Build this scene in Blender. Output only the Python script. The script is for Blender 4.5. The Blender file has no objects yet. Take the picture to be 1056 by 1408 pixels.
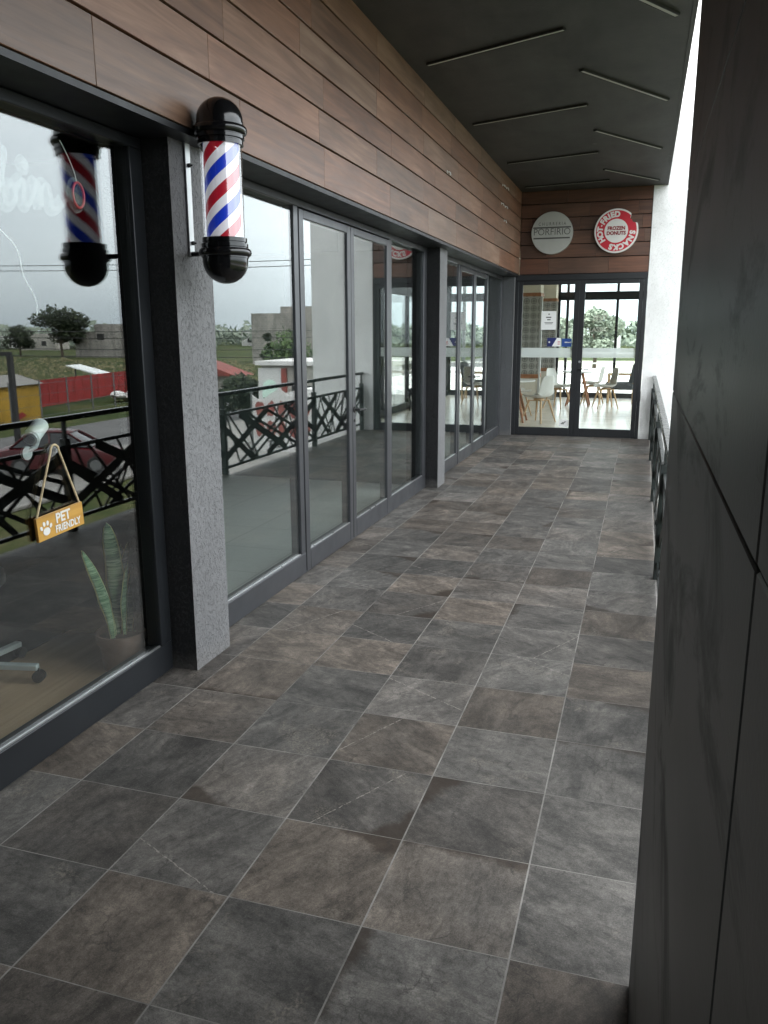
import bpy, bmesh, math, random
from mathutils import Vector, Matrix
import mathutils.noise as mn
C = bpy.context.scene.collection
S = bpy.context.scene
rnd = random.Random(7)
PI = math.pi
rad = math.radians

# ------------------------------------------------------------------ node helper
class NT:
    def __init__(s, name):
        s.m = bpy.data.materials.new(name); s.m.use_nodes = True
        s.t = s.m.node_tree; s.t.nodes.clear()
        s.out = s.n('ShaderNodeOutputMaterial')
    def n(s, typ, **kw):
        nd = s.t.nodes.new(typ)
        for k, v in kw.items(): setattr(nd, k, v)
        return nd
    def put(s, sock, v):
        if isinstance(v, bpy.types.NodeSocket): s.t.links.new(v, sock)
        elif v is not None:
            if sock.type == 'RGBA' and len(v) == 3: v = (*v, 1)
            sock.default_value = v
    def math(s, op, a, b=None, c=None, clamp=False):
        nd = s.n('ShaderNodeMath', operation=op, use_clamp=clamp)
        s.put(nd.inputs[0], a)
        if b is not None: s.put(nd.inputs[1], b)
        if c is not None: s.put(nd.inputs[2], c)
        return nd.outputs[0]
    def vmath(s, op, a, b=None):
        nd = s.n('ShaderNodeVectorMath', operation=op); s.put(nd.inputs[0], a)
        if b is not None: s.put(nd.inputs[1], b)
        return nd.outputs[0]
    def noise(s, vec, scale, detail=4, rough=.55, dist=0, col=False):
        nd = s.n('ShaderNodeTexNoise'); s.put(nd.inputs['Vector'], vec)
        nd.inputs['Scale'].default_value = scale; nd.inputs['Detail'].default_value = detail
        nd.inputs['Roughness'].default_value = rough; nd.inputs['Distortion'].default_value = dist
        return nd.outputs[1 if col else 0]
    def vor(s, vec, scale, feature='F1', out=0):
        nd = s.n('ShaderNodeTexVoronoi', feature=feature); s.put(nd.inputs['Vector'], vec)
        nd.inputs['Scale'].default_value = scale
        return nd.outputs[out]
    def ramp(s, fac, *stops):
        nd = s.n('ShaderNodeValToRGB'); s.put(nd.inputs[0], fac)
        el = nd.color_ramp.elements
        while len(el) < len(stops): el.new(.5)
        for e, (p, c) in zip(el, stops):
            e.position = p
            if not isinstance(c, (tuple, list)): c = (c, c, c)
            e.color = (*c, 1)
        return nd.outputs[0]
    def mix(s, fac, a, b, mode='MIX'):
        nd = s.n('ShaderNodeMix', data_type='RGBA', blend_type=mode)
        s.put(nd.inputs[0], fac); s.put(nd.inputs[6], a); s.put(nd.inputs[7], b)
        return nd.outputs[2]
    def pos(s): return s.n('ShaderNodeNewGeometry').outputs['Position']
    def obj(s): return s.n('ShaderNodeTexCoord').outputs['Object']
    def island(s): return s.n('ShaderNodeNewGeometry').outputs['Random Per Island']
    def scale(s, vec, x, y, z): return s.vmath('MULTIPLY', vec, (x, y, z))
    def xyz(s, vec):
        nd = s.n('ShaderNodeSeparateXYZ'); s.put(nd.inputs[0], vec); return nd.outputs
    def comb(s, x, y, z=0.0):
        nd = s.n('ShaderNodeCombineXYZ')
        for i, v in enumerate((x, y, z)): s.put(nd.inputs[i], v)
        return nd.outputs[0]
    def bump(s, h, strength=.5, dist=.01):
        nd = s.n('ShaderNodeBump'); s.put(nd.inputs['Height'], h)
        nd.inputs['Strength'].default_value = strength; nd.inputs['Distance'].default_value = dist
        return nd.outputs[0]
    def bsdf(s, col, rough=.5, metal=0.0, normal=None, spec=None, **kw):
        b = s.n('ShaderNodeBsdfPrincipled')
        s.put(b.inputs['Base Color'], col); s.put(b.inputs['Roughness'], rough); s.put(b.inputs['Metallic'], metal)
        if normal is not None: s.put(b.inputs['Normal'], normal)
        if spec is not None: s.put(b.inputs['Specular IOR Level'], spec)
        for k, v in kw.items(): s.put(b.inputs[k], v)
        s.t.links.new(b.outputs[0], s.out.inputs[0])
        return s.m

def simple(name, col, rough=.5, metal=0.0, vary=.25, scale=6, bump=0.0, bscale=60, spec=None):
    t = NT(name); o = t.obj()
    f = t.noise(o, scale, 5, .6)
    lo = tuple(c * (1 - vary) for c in col); hi = tuple(min(1, c * (1 + vary)) for c in col)
    c = t.ramp(f, (.3, lo), (.7, hi))
    r = t.math('MULTIPLY_ADD', t.noise(o, scale * 2.3, 3), .2, rough - .1, clamp=True)
    nrm = t.bump(t.noise(o, bscale, 4), bump, .004) if bump else None
    return t.bsdf(c, r, metal, nrm, spec)

def glass(name, f0, tint=(.93, .96, .95)):
    t = NT(name)
    g = t.n('ShaderNodeNewGeometry')
    d = t.n('ShaderNodeVectorMath', operation='DOT_PRODUCT')
    t.t.links.new(g.outputs['Normal'], d.inputs[0]); t.t.links.new(g.outputs['Incoming'], d.inputs[1])
    a = t.math('ABSOLUTE', d.outputs['Value'])
    p = t.math('POWER', t.math('SUBTRACT', 1.0, a, clamp=True), 5.0)
    fac = t.math('MULTIPLY_ADD', p, 1 - f0, f0)
    tr = t.n('ShaderNodeBsdfTransparent'); tr.inputs[0].default_value = (*tint, 1)
    gl = t.n('ShaderNodeBsdfGlossy'); gl.inputs['Color'].default_value = (1, 1, 1, 1); gl.inputs['Roughness'].default_value = 0.0
    wob = t.noise(t.scale(t.pos(), 1, .6, .45), 1.6, 1)
    nb = t.bump(wob, .006, .02); t.t.links.new(nb, gl.inputs['Normal'])
    mx = t.n('ShaderNodeMixShader'); t.put(mx.inputs[0], fac)
    t.t.links.new(tr.outputs[0], mx.inputs[1]); t.t.links.new(gl.outputs[0], mx.inputs[2])
    t.t.links.new(mx.outputs[0], t.out.inputs[0])
    return t.m

def translucent(name, col, alpha, rough=.4):
    t = NT(name)
    tr = t.n('ShaderNodeBsdfTransparent')
    b = t.n('ShaderNodeBsdfDiffuse'); b.inputs[0].default_value = (*col, 1)
    tl = t.n('ShaderNodeBsdfTranslucent'); tl.inputs[0].default_value = (*col, 1)
    m0 = t.n('ShaderNodeMixShader'); m0.inputs[0].default_value = .5
    t.t.links.new(b.outputs[0], m0.inputs[1]); t.t.links.new(tl.outputs[0], m0.inputs[2])
    mx = t.n('ShaderNodeMixShader'); mx.inputs[0].default_value = alpha
    t.t.links.new(tr.outputs[0], mx.inputs[1]); t.t.links.new(m0.outputs[0], mx.inputs[2])
    t.t.links.new(mx.outputs[0], t.out.inputs[0])
    return t.m

M = {}
# ---------------------------------------------------------------- materials
def mat_tiles():
    t = NT('slate_tiles'); P = t.xyz(t.pos())
    u = t.math('DIVIDE', t.math('ADD', P[0], 1.049), .4073)
    v = t.math('DIVIDE', t.math('SUBTRACT', P[1], 1.825), .4055)
    iu, iv = t.math('FLOOR', u), t.math('FLOOR', v)
    fu, fv = t.math('FRACT', u), t.math('FRACT', v)
    wn = t.n('ShaderNodeTexWhiteNoise', noise_dimensions='2D')
    t.put(wn.inputs['Vector'], t.comb(iu, iv))
    R = t.n('ShaderNodeSeparateColor'); t.t.links.new(wn.outputs['Color'], R.inputs[0])
    r1, r2, r3 = R.outputs
    wn2 = t.n('ShaderNodeTexWhiteNoise', noise_dimensions='2D')
    t.put(wn2.inputs['Vector'], t.comb(t.math('ADD', iu, 31.7), t.math('ADD', iv, 11.3)))
    R2 = t.n('ShaderNodeSeparateColor'); t.t.links.new(wn2.outputs['Color'], R2.inputs[0])
    q1, q2, q3 = R2.outputs
    eu = t.math('SUBTRACT', .5, t.math('ABSOLUTE', t.math('SUBTRACT', fu, .5)))
    ev = t.math('SUBTRACT', .5, t.math('ABSOLUTE', t.math('SUBTRACT', fv, .5)))
    jit = t.math('MULTIPLY_ADD', t.noise(t.pos(), 40, 2), .003, -.0015)
    gu = t.math('LESS_THAN', t.math('ADD', eu, jit), .0062)
    gv = t.math('LESS_THAN', t.math('ADD', ev, jit), .0036)
    grout = t.math('MAXIMUM', gu, gv)
    # per-tile rotated coordinates
    ang = t.math('MULTIPLY', t.math('FLOOR', t.math('MULTIPLY', r1, 4.0)), PI / 2)
    ang = t.math('ADD', ang, t.math('MULTIPLY', q1, .7))
    c, s_ = t.math('COSINE', ang), t.math('SINE', ang)
    cu, cv = t.math('SUBTRACT', fu, .5), t.math('SUBTRACT', fv, .5)
    ru = t.math('SUBTRACT', t.math('MULTIPLY', cu, c), t.math('MULTIPLY', cv, s_))
    rv = t.math('ADD', t.math('MULTIPLY', cu, s_), t.math('MULTIPLY', cv, c))
    off = t.vmath('SCALE', wn.outputs['Color']); off.node.inputs['Scale'].default_value = 37
    lv = t.vmath('ADD', t.comb(t.math('MULTIPLY', ru, .8), t.math('MULTIPLY', rv, 1.35)), off)
    lv2 = t.vmath('ADD', t.comb(ru, rv), off)
    big = t.noise(lv, 1.9, 9, .68, .55)
    fine = t.noise(lv2, 15, 8, .76, .3)
    grit = t.noise(lv2, 95, 4, .75)
    base = t.ramp(big, (.28, (.040, .0385, .037)), (.45, (.076, .073, .069)), (.56, (.108, .103, .097)), (.76, (.185, .175, .162)))
    tint = t.ramp(t.math('ADD', t.math('MULTIPLY', q2, .8), t.math('MULTIPLY', t.noise(lv2, 1.3, 3), .35)),
                  (.35, (1.0, .99, .97)), (.6, (1.02, .985, .955)), (.85, (1.13, 1.0, .89)))
    col = t.mix(1.0, base, tint, 'MULTIPLY')
    val = t.math('MULTIPLY_ADD', r2, .58, .66)
    col = t.mix(1.0, col, t.comb(val, val, val), 'MULTIPLY')
    fv_ = t.math('MULTIPLY_ADD', fine, 2.1, -.05)
    col = t.mix(1.0, col, t.comb(fv_, fv_, fv_), 'MULTIPLY')
    gr = t.math('MULTIPLY_ADD', grit, 1.7, .15)
    col = t.mix(1.0, col, t.comb(gr, gr, gr), 'MULTIPLY')
    # thin slate layers and small dark pits
    lay = t.noise(t.vmath('ADD', t.comb(t.math('MULTIPLY', ru, 3.0), t.math('MULTIPLY', rv, 17.0)), off), 1.0, 6, .68, .8)
    ly = t.ramp(lay, (.30, .62), (.47, 1.0), (.62, 1.06), (.72, 1.38))
    col = t.mix(.8, col, ly, 'MULTIPLY')
    pit = t.ramp(t.noise(lv2, 140, 2, .5), (.62, 0.0), (.68, 1.0))
    pit = t.math('MULTIPLY', pit, t.ramp(t.noise(lv2, 4, 3), (.42, 0.0), (.58, 1.0)))
    col = t.mix(t.math('MULTIPLY', pit, .6), col, (.022, .021, .02))
    lit_ = t.ramp(t.noise(t.vmath('ADD', lv2, (7, 3, 1)), 150, 2, .5), (.67, 0.0), (.71, 1.0))
    col = t.mix(t.math('MULTIPLY', lit_, .4), col, (.30, .28, .25))
    # worn pale patch on some tiles
    patch = t.math('MULTIPLY', t.ramp(t.noise(lv2, 2.1, 3, .6, .6), (.56, 0.0), (.66, 1.0)), t.ramp(t.noise(lv2, 42, 4, .75), (.47, 0.0), (.6, 1.0)))
    patch = t.math('MULTIPLY', patch, t.math('GREATER_THAN', q3, .45))
    col = t.mix(t.math('MULTIPLY', patch, .55), col, (.21, .185, .155))
    # dark rusty edge on some tiles
    edge = t.ramp(t.math('ADD', ru, t.math('MULTIPLY', t.noise(lv2, 4, 6, .65), .34)), (.58, 0.0), (.66, 1.0))
    edge = t.math('MULTIPLY', edge, t.math('GREATER_THAN', r3, .76))
    col = t.mix(t.math('MULTIPLY', edge, .75), col, (.030, .021, .015))
    # thin pale veins
    ds = t.math('ADD', t.math('MULTIPLY_ADD', ru, .98, t.math('MULTIPLY', rv, .12)), t.math('MULTIPLY_ADD', q3, .66, -.33))
    ds = t.math('ADD', ds, t.math('MULTIPLY_ADD', t.noise(lv2, 9, 3), .03, -.015))
    vein = t.math('LESS_THAN', t.math('ABSOLUTE', ds), t.math('MULTIPLY_ADD', t.ramp(t.noise(lv2, 26, 4, .7), (.42, 0.0), (.62, 1.0)), .0085, 0.0))
    vein = t.math('MULTIPLY', vein, t.math('GREATER_THAN', q1, .80))
    col = t.mix(t.math('MULTIPLY', vein, .7), col, (.27, .245, .22))
    crk = t.ramp(t.vor(t.vmath('ADD', lv2, t.scale(t.noise(lv2, 5, 4, .6, col=True), .35, .35, 0)), 3.0, 'DISTANCE_TO_EDGE'), (.0, 1.0), (.035, 0.0))
    crk = t.math('MULTIPLY', crk, t.math('MULTIPLY', t.ramp(t.noise(lv2, 2.7, 2), (.5, 0.0), (.62, 1.0)), .55))
    col = t.mix(crk, col, (.022, .021, .02))
    col = t.mix(grout, col, t.ramp(t.noise(t.pos(), 3.2, 6, .7), (.34, (.095, .09, .084)), (.62, (.27, .258, .24))))
    rough = t.math('MULTIPLY_ADD', fine, .35, .38)
    rough = t.math('MAXIMUM', rough, t.math('MULTIPLY', grout, .8))
    h = t.math('ADD', t.math('MULTIPLY', fine, .5), t.math('MULTIPLY', big, .6))
    h = t.math('SUBTRACT', h, t.math('MULTIPLY', grout, .9))
    return t.bsdf(col, rough, 0.0, t.bump(h, .5, .004), .17)

def mat_wood(name, dark, mid, light, axis='y', rough=.42, ygrad=False):
    t = NT(name); p = t.pos(); r = t.island()
    off = t.comb(t.math('MULTIPLY', r, 17.0), t.math('MULTIPLY', r, 43.0), t.math('MULTIPLY', r, 29.0))
    k = {'y': (8, .55, 8), 'x': (.55, 8, 8)}[axis]
    q = t.vmath('ADD', t.scale(p, *k), off)
    g = t.noise(q, 1.7, 5, .6, 1.4)
    k2 = {'y': (60, 3.0, 60), 'x': (3.0, 60, 60)}[axis]
    g2 = t.noise(t.vmath('ADD', t.scale(p, *k2), off), 1.0, 3, .6, .4)
    f = t.math('ADD', t.math('MULTIPLY', g, .75), t.math('MULTIPLY', g2, .3))
    f = t.math('ADD', f, t.math('MULTIPLY_ADD', r, .22, -.13))
    col = t.ramp(f, (.24, dark), (.52, mid), (.82, light))
    # grey weathered or dark stained stretches
    st = t.ramp(t.noise(t.vmath('ADD', t.scale(p, 1, .9, 2.5), off), 1.6, 3), (.48, 0.0), (.68, 1.0))
    col = t.mix(t.math('MULTIPLY', st, .45), col, tuple(.75 * (a + .012) for a in dark))
    hue = t.ramp(t.noise(off, 3.1, 2), (.4, (1.18, .96, .84)), (.62, (.92, 1.0, 1.05)))
    col = t.mix(.8, col, hue, 'MULTIPLY')
    return t.bsdf(col, t.math('MULTIPLY_ADD', g2, .25, rough - .1), 0.0, t.bump(f, .25, .003), .5)

def mat_stucco(name, col, strength=1.0):
    t = NT(name); p = t.pos()
    w = t.vmath('ADD', p, t.scale(t.noise(p, 14, 3, .6, col=True), .05, .05, .05))
    a = t.noise(t.scale(w, 1, 1, .65), 82, 4, .6, .3)
    flat = t.ramp(a, (.54, 1.0), (.66, 0.0))
    lump = t.noise(t.scale(w, 1, 1, .8), 40, 4, .6)
    b = t.noise(p, 120, 4, .6)
    h = t.math('ADD', t.math('ADD', t.math('MULTIPLY', flat, .7), t.math('MULTIPLY', lump, .9)), t.math('MULTIPLY', b, .25))
    big = t.noise(t.scale(p, 1, 1, .5), 2.2, 4, .6)
    c0 = t.ramp(big, (.3, tuple(x * .86 for x in col)), (.7, tuple(min(.9, x * 1.08) for x in col)))
    dust = t.ramp(t.math('ADD', t.xyz(p)[2], t.math('MULTIPLY', t.noise(p, 9, 3), .12)), (.06, 1.0), (.16, 0.0))
    c0 = t.mix(t.math('MULTIPLY', dust, .35), c0, (.17, .16, .15))
    return t.bsdf(c0, .7, 0.0, t.bump(h, strength, .010), .3)

def mat_ceiling():
    t = NT('dark_ceiling_paint'); p = t.pos()
    n = t.noise(p, 1.6, 8, .68, .5); n2 = t.noise(t.scale(p, 1, .25, 1), 5, 4)
    f = t.math('ADD', t.math('MULTIPLY', n, .6), t.math('MULTIPLY', n2, .4))
    c = t.ramp(f, (.32, (.0245, .0235, .0225)), (.68, (.066, .0635, .0605)))
    sp = t.ramp(t.vor(t.scale(p, 1, .8, 1), 2.6), (.03, 1.0), (.10, 0.0))
    sp = t.math('MULTIPLY', sp, t.ramp(t.noise(p, .8, 2), (.5, 0.0), (.6, 1.0)))
    c = t.mix(t.math('MULTIPLY', sp, .8), c, (.16, .16, .15))
    dk = t.ramp(t.noise(t.vmath('ADD', p, (4, 9, 1)), 3.2, 5, .65), (.60, 0.0), (.75, 1.0))
    c = t.mix(t.math('MULTIPLY', dk, .4), c, (.028, .03, .029))
    return t.bsdf(c, .62, 0.0, t.bump(t.noise(p, 70, 3), .25, .004), .35)

def mat_panel():
    t = NT('dark_wall_panel'); p = t.pos()
    s = t.noise(t.scale(p, 1, .3, 1), 2.0, 4, .5, .3)
    n = t.noise(t.scale(p, 1, .35, 1), 2.0, 4, .6)
    f = t.math('ADD', t.math('MULTIPLY', s, .6), t.math('MULTIPLY', n, .4))
    c = t.ramp(f, (.34, (.0135, .0142, .0142)), (.5, (.021, .022, .0217)), (.68, (.031, .032, .0305)))
    sm = t.ramp(t.noise(t.vmath('ADD', t.scale(p, 1, .5, 1.2), (3, 8, 2)), 3.1, 7, .7, 1.2), (.52, 0.0), (.66, 1.0))
    c = t.mix(t.math('MULTIPLY', sm, .16), c, (.075, .075, .071))
    sc = t.ramp(t.noise(t.vmath('ADD', t.scale(p, 1, 26, 2.0), (1, 2, 5)), 2.0, 3, .6), (.70, 0.0), (.73, 1.0))
    c = t.mix(t.math('MULTIPLY', sc, .05), c, (.11, .11, .10))
    return t.bsdf(c, t.math('ADD', t.math('MULTIPLY_ADD', n, .25, .30), t.math('MULTIPLY', sm, .18)), 0.0, t.bump(t.noise(p, 160, 3), .12, .002), .5)

def mat_rough_stone():
    t = NT('rough_dark_stone'); p = t.pos()
    n = t.noise(p, 38, 6, .75)
    c = t.ramp(n, (.35, (.012, .011, .010)), (.7, (.055, .048, .042)))
    return t.bsdf(c, .9, 0.0, t.bump(n, .9, .01), .2)

def mat_pole():
    t = NT('barber_stripes'); o = t.xyz(t.obj())
    th = t.math('ARCTAN2', o[1], o[0])
    ph = t.math('SUBTRACT', t.math('DIVIDE', o[2], .198), t.math('DIVIDE', th, PI))
    f = t.math('FRACT', t.math('ADD', ph, 20.87))
    nd = t.n('ShaderNodeValToRGB'); t.put(nd.inputs[0], f)
    cr = nd.color_ramp; cr.interpolation = 'CONSTANT'
    st = [(0, (.44, .012, .03)), (.27, (.86, .86, .90)), (.5, (.010, .045, .55)), (.77, (.86, .86, .90))]
    while len(cr.elements) < 4: cr.elements.new(.9)
    for e, (a, c) in zip(cr.elements, st): e.position = a; e.color = (*c, 1)
    wear = t.noise(t.obj(), 25, 3)
    return t.bsdf(t.mix(.12, nd.outputs[0], t.ramp(wear, (.3, .5), (.7, .9)), 'MULTIPLY'), .35, **{'Emission Color': nd.outputs[0], 'Emission Strength': .035})

def mat_pattern_tile():
    t = NT('patterned_wall_tile'); p = t.xyz(t.pos())
    k = 1 / .14
    u = t.math('FRACT', t.math('MULTIPLY', t.math('ADD', p[0], p[1]), k)); v = t.math('FRACT', t.math('MULTIPLY', p[2], k))
    du, dv = t.math('SUBTRACT', u, .5), t.math('SUBTRACT', v, .5)
    d = t.math('SQRT', t.math('ADD', t.math('MULTIPLY', du, du), t.math('MULTIPLY', dv, dv)))
    ring = t.math('LESS_THAN', t.math('ABSOLUTE', t.math('SUBTRACT', d, .36)), .06)
    pet = t.math('LESS_THAN', t.math('ABSOLUTE', t.math('MULTIPLY', du, dv)), .012)
    c = t.mix(ring, (.36, .355, .33), (.15, .15, .145)); c = t.mix(t.math('MULTIPLY', pet, t.math('LESS_THAN', d, .28)), c, (.15, .15, .14))
    return t.bsdf(c, .4)

def mat_block():
    t = NT('concrete_block'); p = t.pos(); q = t.xyz(p)
    br = t.n('ShaderNodeTexBrick'); t.put(br.inputs['Vector'], t.comb(t.math('ADD', q[0], q[1]), q[2]))
    for k, v in dict(Scale=1.0).items(): br.inputs[k].default_value = v
    br.inputs['Brick Width'].default_value = .6; br.inputs['Row Height'].default_value = .32; br.inputs['Mortar Size'].default_value = .03
    br.inputs['Color1'].default_value = (.25, .235, .21, 1); br.inputs['Color2'].default_value = (.19, .18, .165, 1); br.inputs['Mortar'].default_value = (.30, .29, .27, 1)
    st = t.ramp(t.noise(t.scale(p, 1, 1, .4), .9, 5), (.35, .62), (.65, 1.1))
    return t.bsdf(t.mix(1.0, br.outputs[0], st, 'MULTIPLY'), .9)

def mat_floor_tile(name, a, b, g, k):
    t = NT(name); p = t.xyz(t.pos())
    br = t.n('ShaderNodeTexBrick'); br.offset = 0
    t.put(br.inputs['Vector'], t.comb(p[0], p[1]))
    for n_, v in (('Scale', 1.0), ('Brick Width', k), ('Row Height', k), ('Mortar Size', .004)): br.inputs[n_].default_value = v
    br.inputs['Color1'].default_value = (*a, 1); br.inputs['Color2'].default_value = (*b, 1); br.inputs['Mortar'].default_value = (*g, 1)
    return t.bsdf(br.outputs[0], .42)

def mat_grass():
    t = NT('rough_grass'); p = t.pos()
    n = t.noise(p, .16, 5, .65); n2 = t.noise(p, 2.5, 5, .7)
    f = t.math('ADD', t.math('MULTIPLY', n, .65), t.math('MULTIPLY', n2, .35))
    c = t.ramp(f, (.36, (.016, .032, .008)), (.5, (.036, .048, .015)), (.64, (.085, .078, .036)))
    return t.bsdf(c, .95, 0.0, t.bump(n2, .6, .05), .1)

def mat_leaf(name, a, b):
    t = NT(name); r = t.island()
    return t.bsdf(t.ramp(r, (0, a), (1, b)), .6, spec=.25)

def mat_snake():
    t = NT('snake_plant_leaf'); o = t.obj(); q = t.xyz(o)
    a = t.noise(t.scale(o, 6, 6, 60), 1.0, 4, .6, 1.5)
    c = t.ramp(a, (.38, (.045, .11, .055)), (.50, (.16, .27, .14)), (.62, (.36, .45, .30)))
    at = t.n('ShaderNodeAttribute'); at.attribute_name = 'rim'
    c = t.mix(t.math('GREATER_THAN', at.outputs['Fac'], .62), c, (.75, .72, .32))
    return t.bsdf(c, .4)

def build_materials():
    M['tiles'] = mat_tiles()
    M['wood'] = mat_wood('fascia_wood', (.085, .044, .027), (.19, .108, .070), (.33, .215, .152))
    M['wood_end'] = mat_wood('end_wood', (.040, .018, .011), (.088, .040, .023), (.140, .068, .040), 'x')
    M['groove'] = simple('groove_black', (.008, .007, .006), .9)
    M['stucco'] = mat_stucco('grey_stucco', (.155, .155, .158), .75)
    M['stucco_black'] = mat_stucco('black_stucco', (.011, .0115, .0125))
    M['stucco_dark'] = mat_stucco('charcoal_stucco', (.085, .088, .092), .8)
    M['stucco_white'] = mat_stucco('white_stucco', (.78, .78, .77), .7)
    M['ceiling'] = mat_ceiling()
    M['panel'] = mat_panel(); M['stone'] = mat_rough_stone()
    M['frame'] = simple('anodised_frame', (.017, .019, .022), .38, .3, .12, 3)
    M['frame_mid'] = simple('grey_anodised_frame', (.062, .064, .070), .34, .4, .12, 3)
    M['frame_black'] = simple('black_frame', (.0050, .006, .008), .5, 0, .2, 4)
    M['bead'] = simple('bare_aluminium', (.55, .56, .57), .3, .9, .08)
    M['glass1'] = glass('shopfront_glass', .092, (.90, .94, .93))
    M['glass2'] = glass('door_glass', .04, (.95, .97, .96))
    M['glass3'] = glass('pole_glass', .13, (.97, .97, .98))
    M['frost'] = translucent('frosted_film', (.80, .84, .83), .62)
    M['acryl'] = translucent('clear_acrylic', (.85, .87, .87), .20)
    M['rail'] = simple('black_green_steel', (.007, .011, .010), .42, .0, .3, 8)
    M['rail_top'] = simple('handrail_steel', (.030, .034, .034), .28, .5, .2, 8)
    M['black'] = simple('glossy_black_plastic', (.006, .006, .007), .14, 0, .2, 8)
    M['blackmat'] = simple('matt_black', (.015, .015, .015), .6)
    M['stripes'] = mat_pole()
    M['chrome'] = simple('chrome', (.6, .6, .6), .2, 1.0, .05)
    M['white'] = simple('white_plastic', (.78, .78, .77), .35, 0, .04)
    M['shell'] = simple('chair_shell_plastic', (.55, .54, .51), .4, 0, .05); M['paper'] = simple('paper', (.80, .80, .79), .8, 0, .03)
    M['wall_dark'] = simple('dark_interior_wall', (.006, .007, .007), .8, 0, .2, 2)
    M['wall_green'] = simple('grey_green_interior_wall', (.06, .075, .07), .8, 0, .15, 1.5)
    M['wall_cream'] = simple('cream_interior_wall', (.66, .61, .52), .8, 0, .06, 1)
    M['floor_grey'] = mat_floor_tile('grey_floor_tile', (.46, .46, .43), (.42, .42, .395), (.30, .30, .28), .6)
    M['floor_cream'] = simple('cream_floor_tile', (.55, .51, .45), .22, 0, .08, 1.5)
    M['floor_wood'] = mat_wood('interior_plank', (.30, .215, .145), (.46, .355, .25), (.60, .48, .35))
    M['pattern'] = mat_pattern_tile()
    M['lightwood'] = simple('beech_wood', (.46, .30, .16), .5, 0, .15, 12)
    M['brownwood'] = simple('brown_wood', (.30, .125, .055), .5, 0, .25, 12)
    M['board'] = mat_wood('sign_board_wood', (.30, .145, .022), (.45, .24, .036), (.56, .32, .06))
    M['cord'] = simple('jute_cord', (.50, .40, .24), .9, 0, .3, 80)
    M['pot'] = simple('grey_plastic_pot', (.20, .12, .092), .6, 0, .2, 9)
    M['soil'] = simple('potting_soil', (.03, .02, .015), .95, 0, .5, 60, .6)
    M['snake'] = mat_snake()
    M['steel_white'] = simple('pale_metal', (.60, .62, .62), .35, .2, .06)
    M['lamp'] = simple('lamp_diffuser', (.46, .45, .42), .5, 0, .1, 14)
    M['lampbody'] = simple('lamp_channel', (.03, .03, .03), .5, .3)
    M['sign_red'] = simple('sign_red', (.48, .012, .028), .4, 0, .05)
    M['sign_white'] = simple('sign_white', (.66, .65, .62), .4, 0, .04)
    M['sign_grey'] = simple('sign_pale_grey', (.40, .40, .375), .45, 0, .06, 5)
    M['ink'] = simple('sign_ink', (.07, .07, .065), .5)
    M['ink_red'] = simple('sign_ink_red', (.22, .008, .014), .5)
    M['blue'] = simple('sticker_blue', (.012, .06, .26), .4, 0, .08); M['navy'] = simple('sticker_navy', (.014, .022, .13), .4, 0, .08)
    M['charcoal_fabric'] = simple('charcoal_fabric', (.06, .065, .07), .9, 0, .25, 30, .3)
    M['neon'] = translucent('neon_tube_white', (.85, .83, .82), .26); M['neon_red'] = simple('neon_tube_red', (.7, .09, .09), .3, 0, .1)
    M['grass'] = mat_grass(); M['field'] = simple('haze_paled_field', (.26, .26, .20), .95, 0, .2, .08); M['terrace'] = simple('white_terrace', (.70, .70, .68), .8, 0, .06, .5)  # haze beyond the cafe painted as a paler field colour
    M['asphalt'] = simple('asphalt', (.075, .075, .075), .9, 0, .25, .4, .3)
    M['pave'] = simple('pale_concrete', (.17, .165, .155), .9, 0, .15, .5, .3)
    M['block'] = mat_block()
    M['conc'] = simple('grey_render', (.27, .26, .235), .9, 0, .25, .5)
    M['conc_dark'] = simple('dark_void', (.02, .02, .02), .9)
    M['wwall'] = simple('white_render', (.46, .46, .45), .85, 0, .08, .7)
    M['faded_red'] = simple('faded_red_print', (.20, .055, .045), .8, 0, .2, 3); M['mint'] = simple('mint_render', (.45, .62, .53), .85, 0, .08, .7)
    M['roof_red'] = simple('red_roof_tile', (.16, .030, .022), .7, 0, .3, 3)
    M['fence_red'] = simple('red_sheet_fence', (.20, .013, .013), .6, 0, .3, .8)
    M['yellow'] = simple('yellow_paint', (.27, .16, .015), .6, 0, .2, 1.2)
    M['carred'] = simple('dark_red_car_paint', (.05, .004, .006), .3, .1, .06)
    M['cargla'] = simple('car_window', (.01, .012, .014), .06)
    M['tyre'] = simple('tyre', (.012, .012, .012), .85)
    M['leaf'] = mat_leaf('dark_foliage', (.008, .014, .006), (.026, .038, .014))
    M['leaf2'] = mat_leaf('bright_foliage', (.025, .050, .014), (.07, .11, .035))
    M['leaf_far_haze'] = mat_leaf('distant_haze_foliage', (.11, .14, .11), (.19, .22, .17))  # haze of distance put into the leaf colour
    M['leaf_haze'] = mat_leaf('haze_paled_foliage', (.15, .18, .14), (.23, .26, .20)); M['weeds'] = mat_leaf('dry_weeds', (.035, .042, .014), (.16, .14, .07)); M['bark'] = simple('bark', (.07, .055, .04), .95, 0, .4, 6, .6)  # crowns beyond the cafe: leaf colour lightened to stand for haze
    M['pole_wood'] = simple('galvanised_post', (.10, .105, .105), .6, .2, .2, 3)
    M['tank'] = simple('water_tank_black', (.05, .06, .07), .6)
build_materials()

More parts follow.
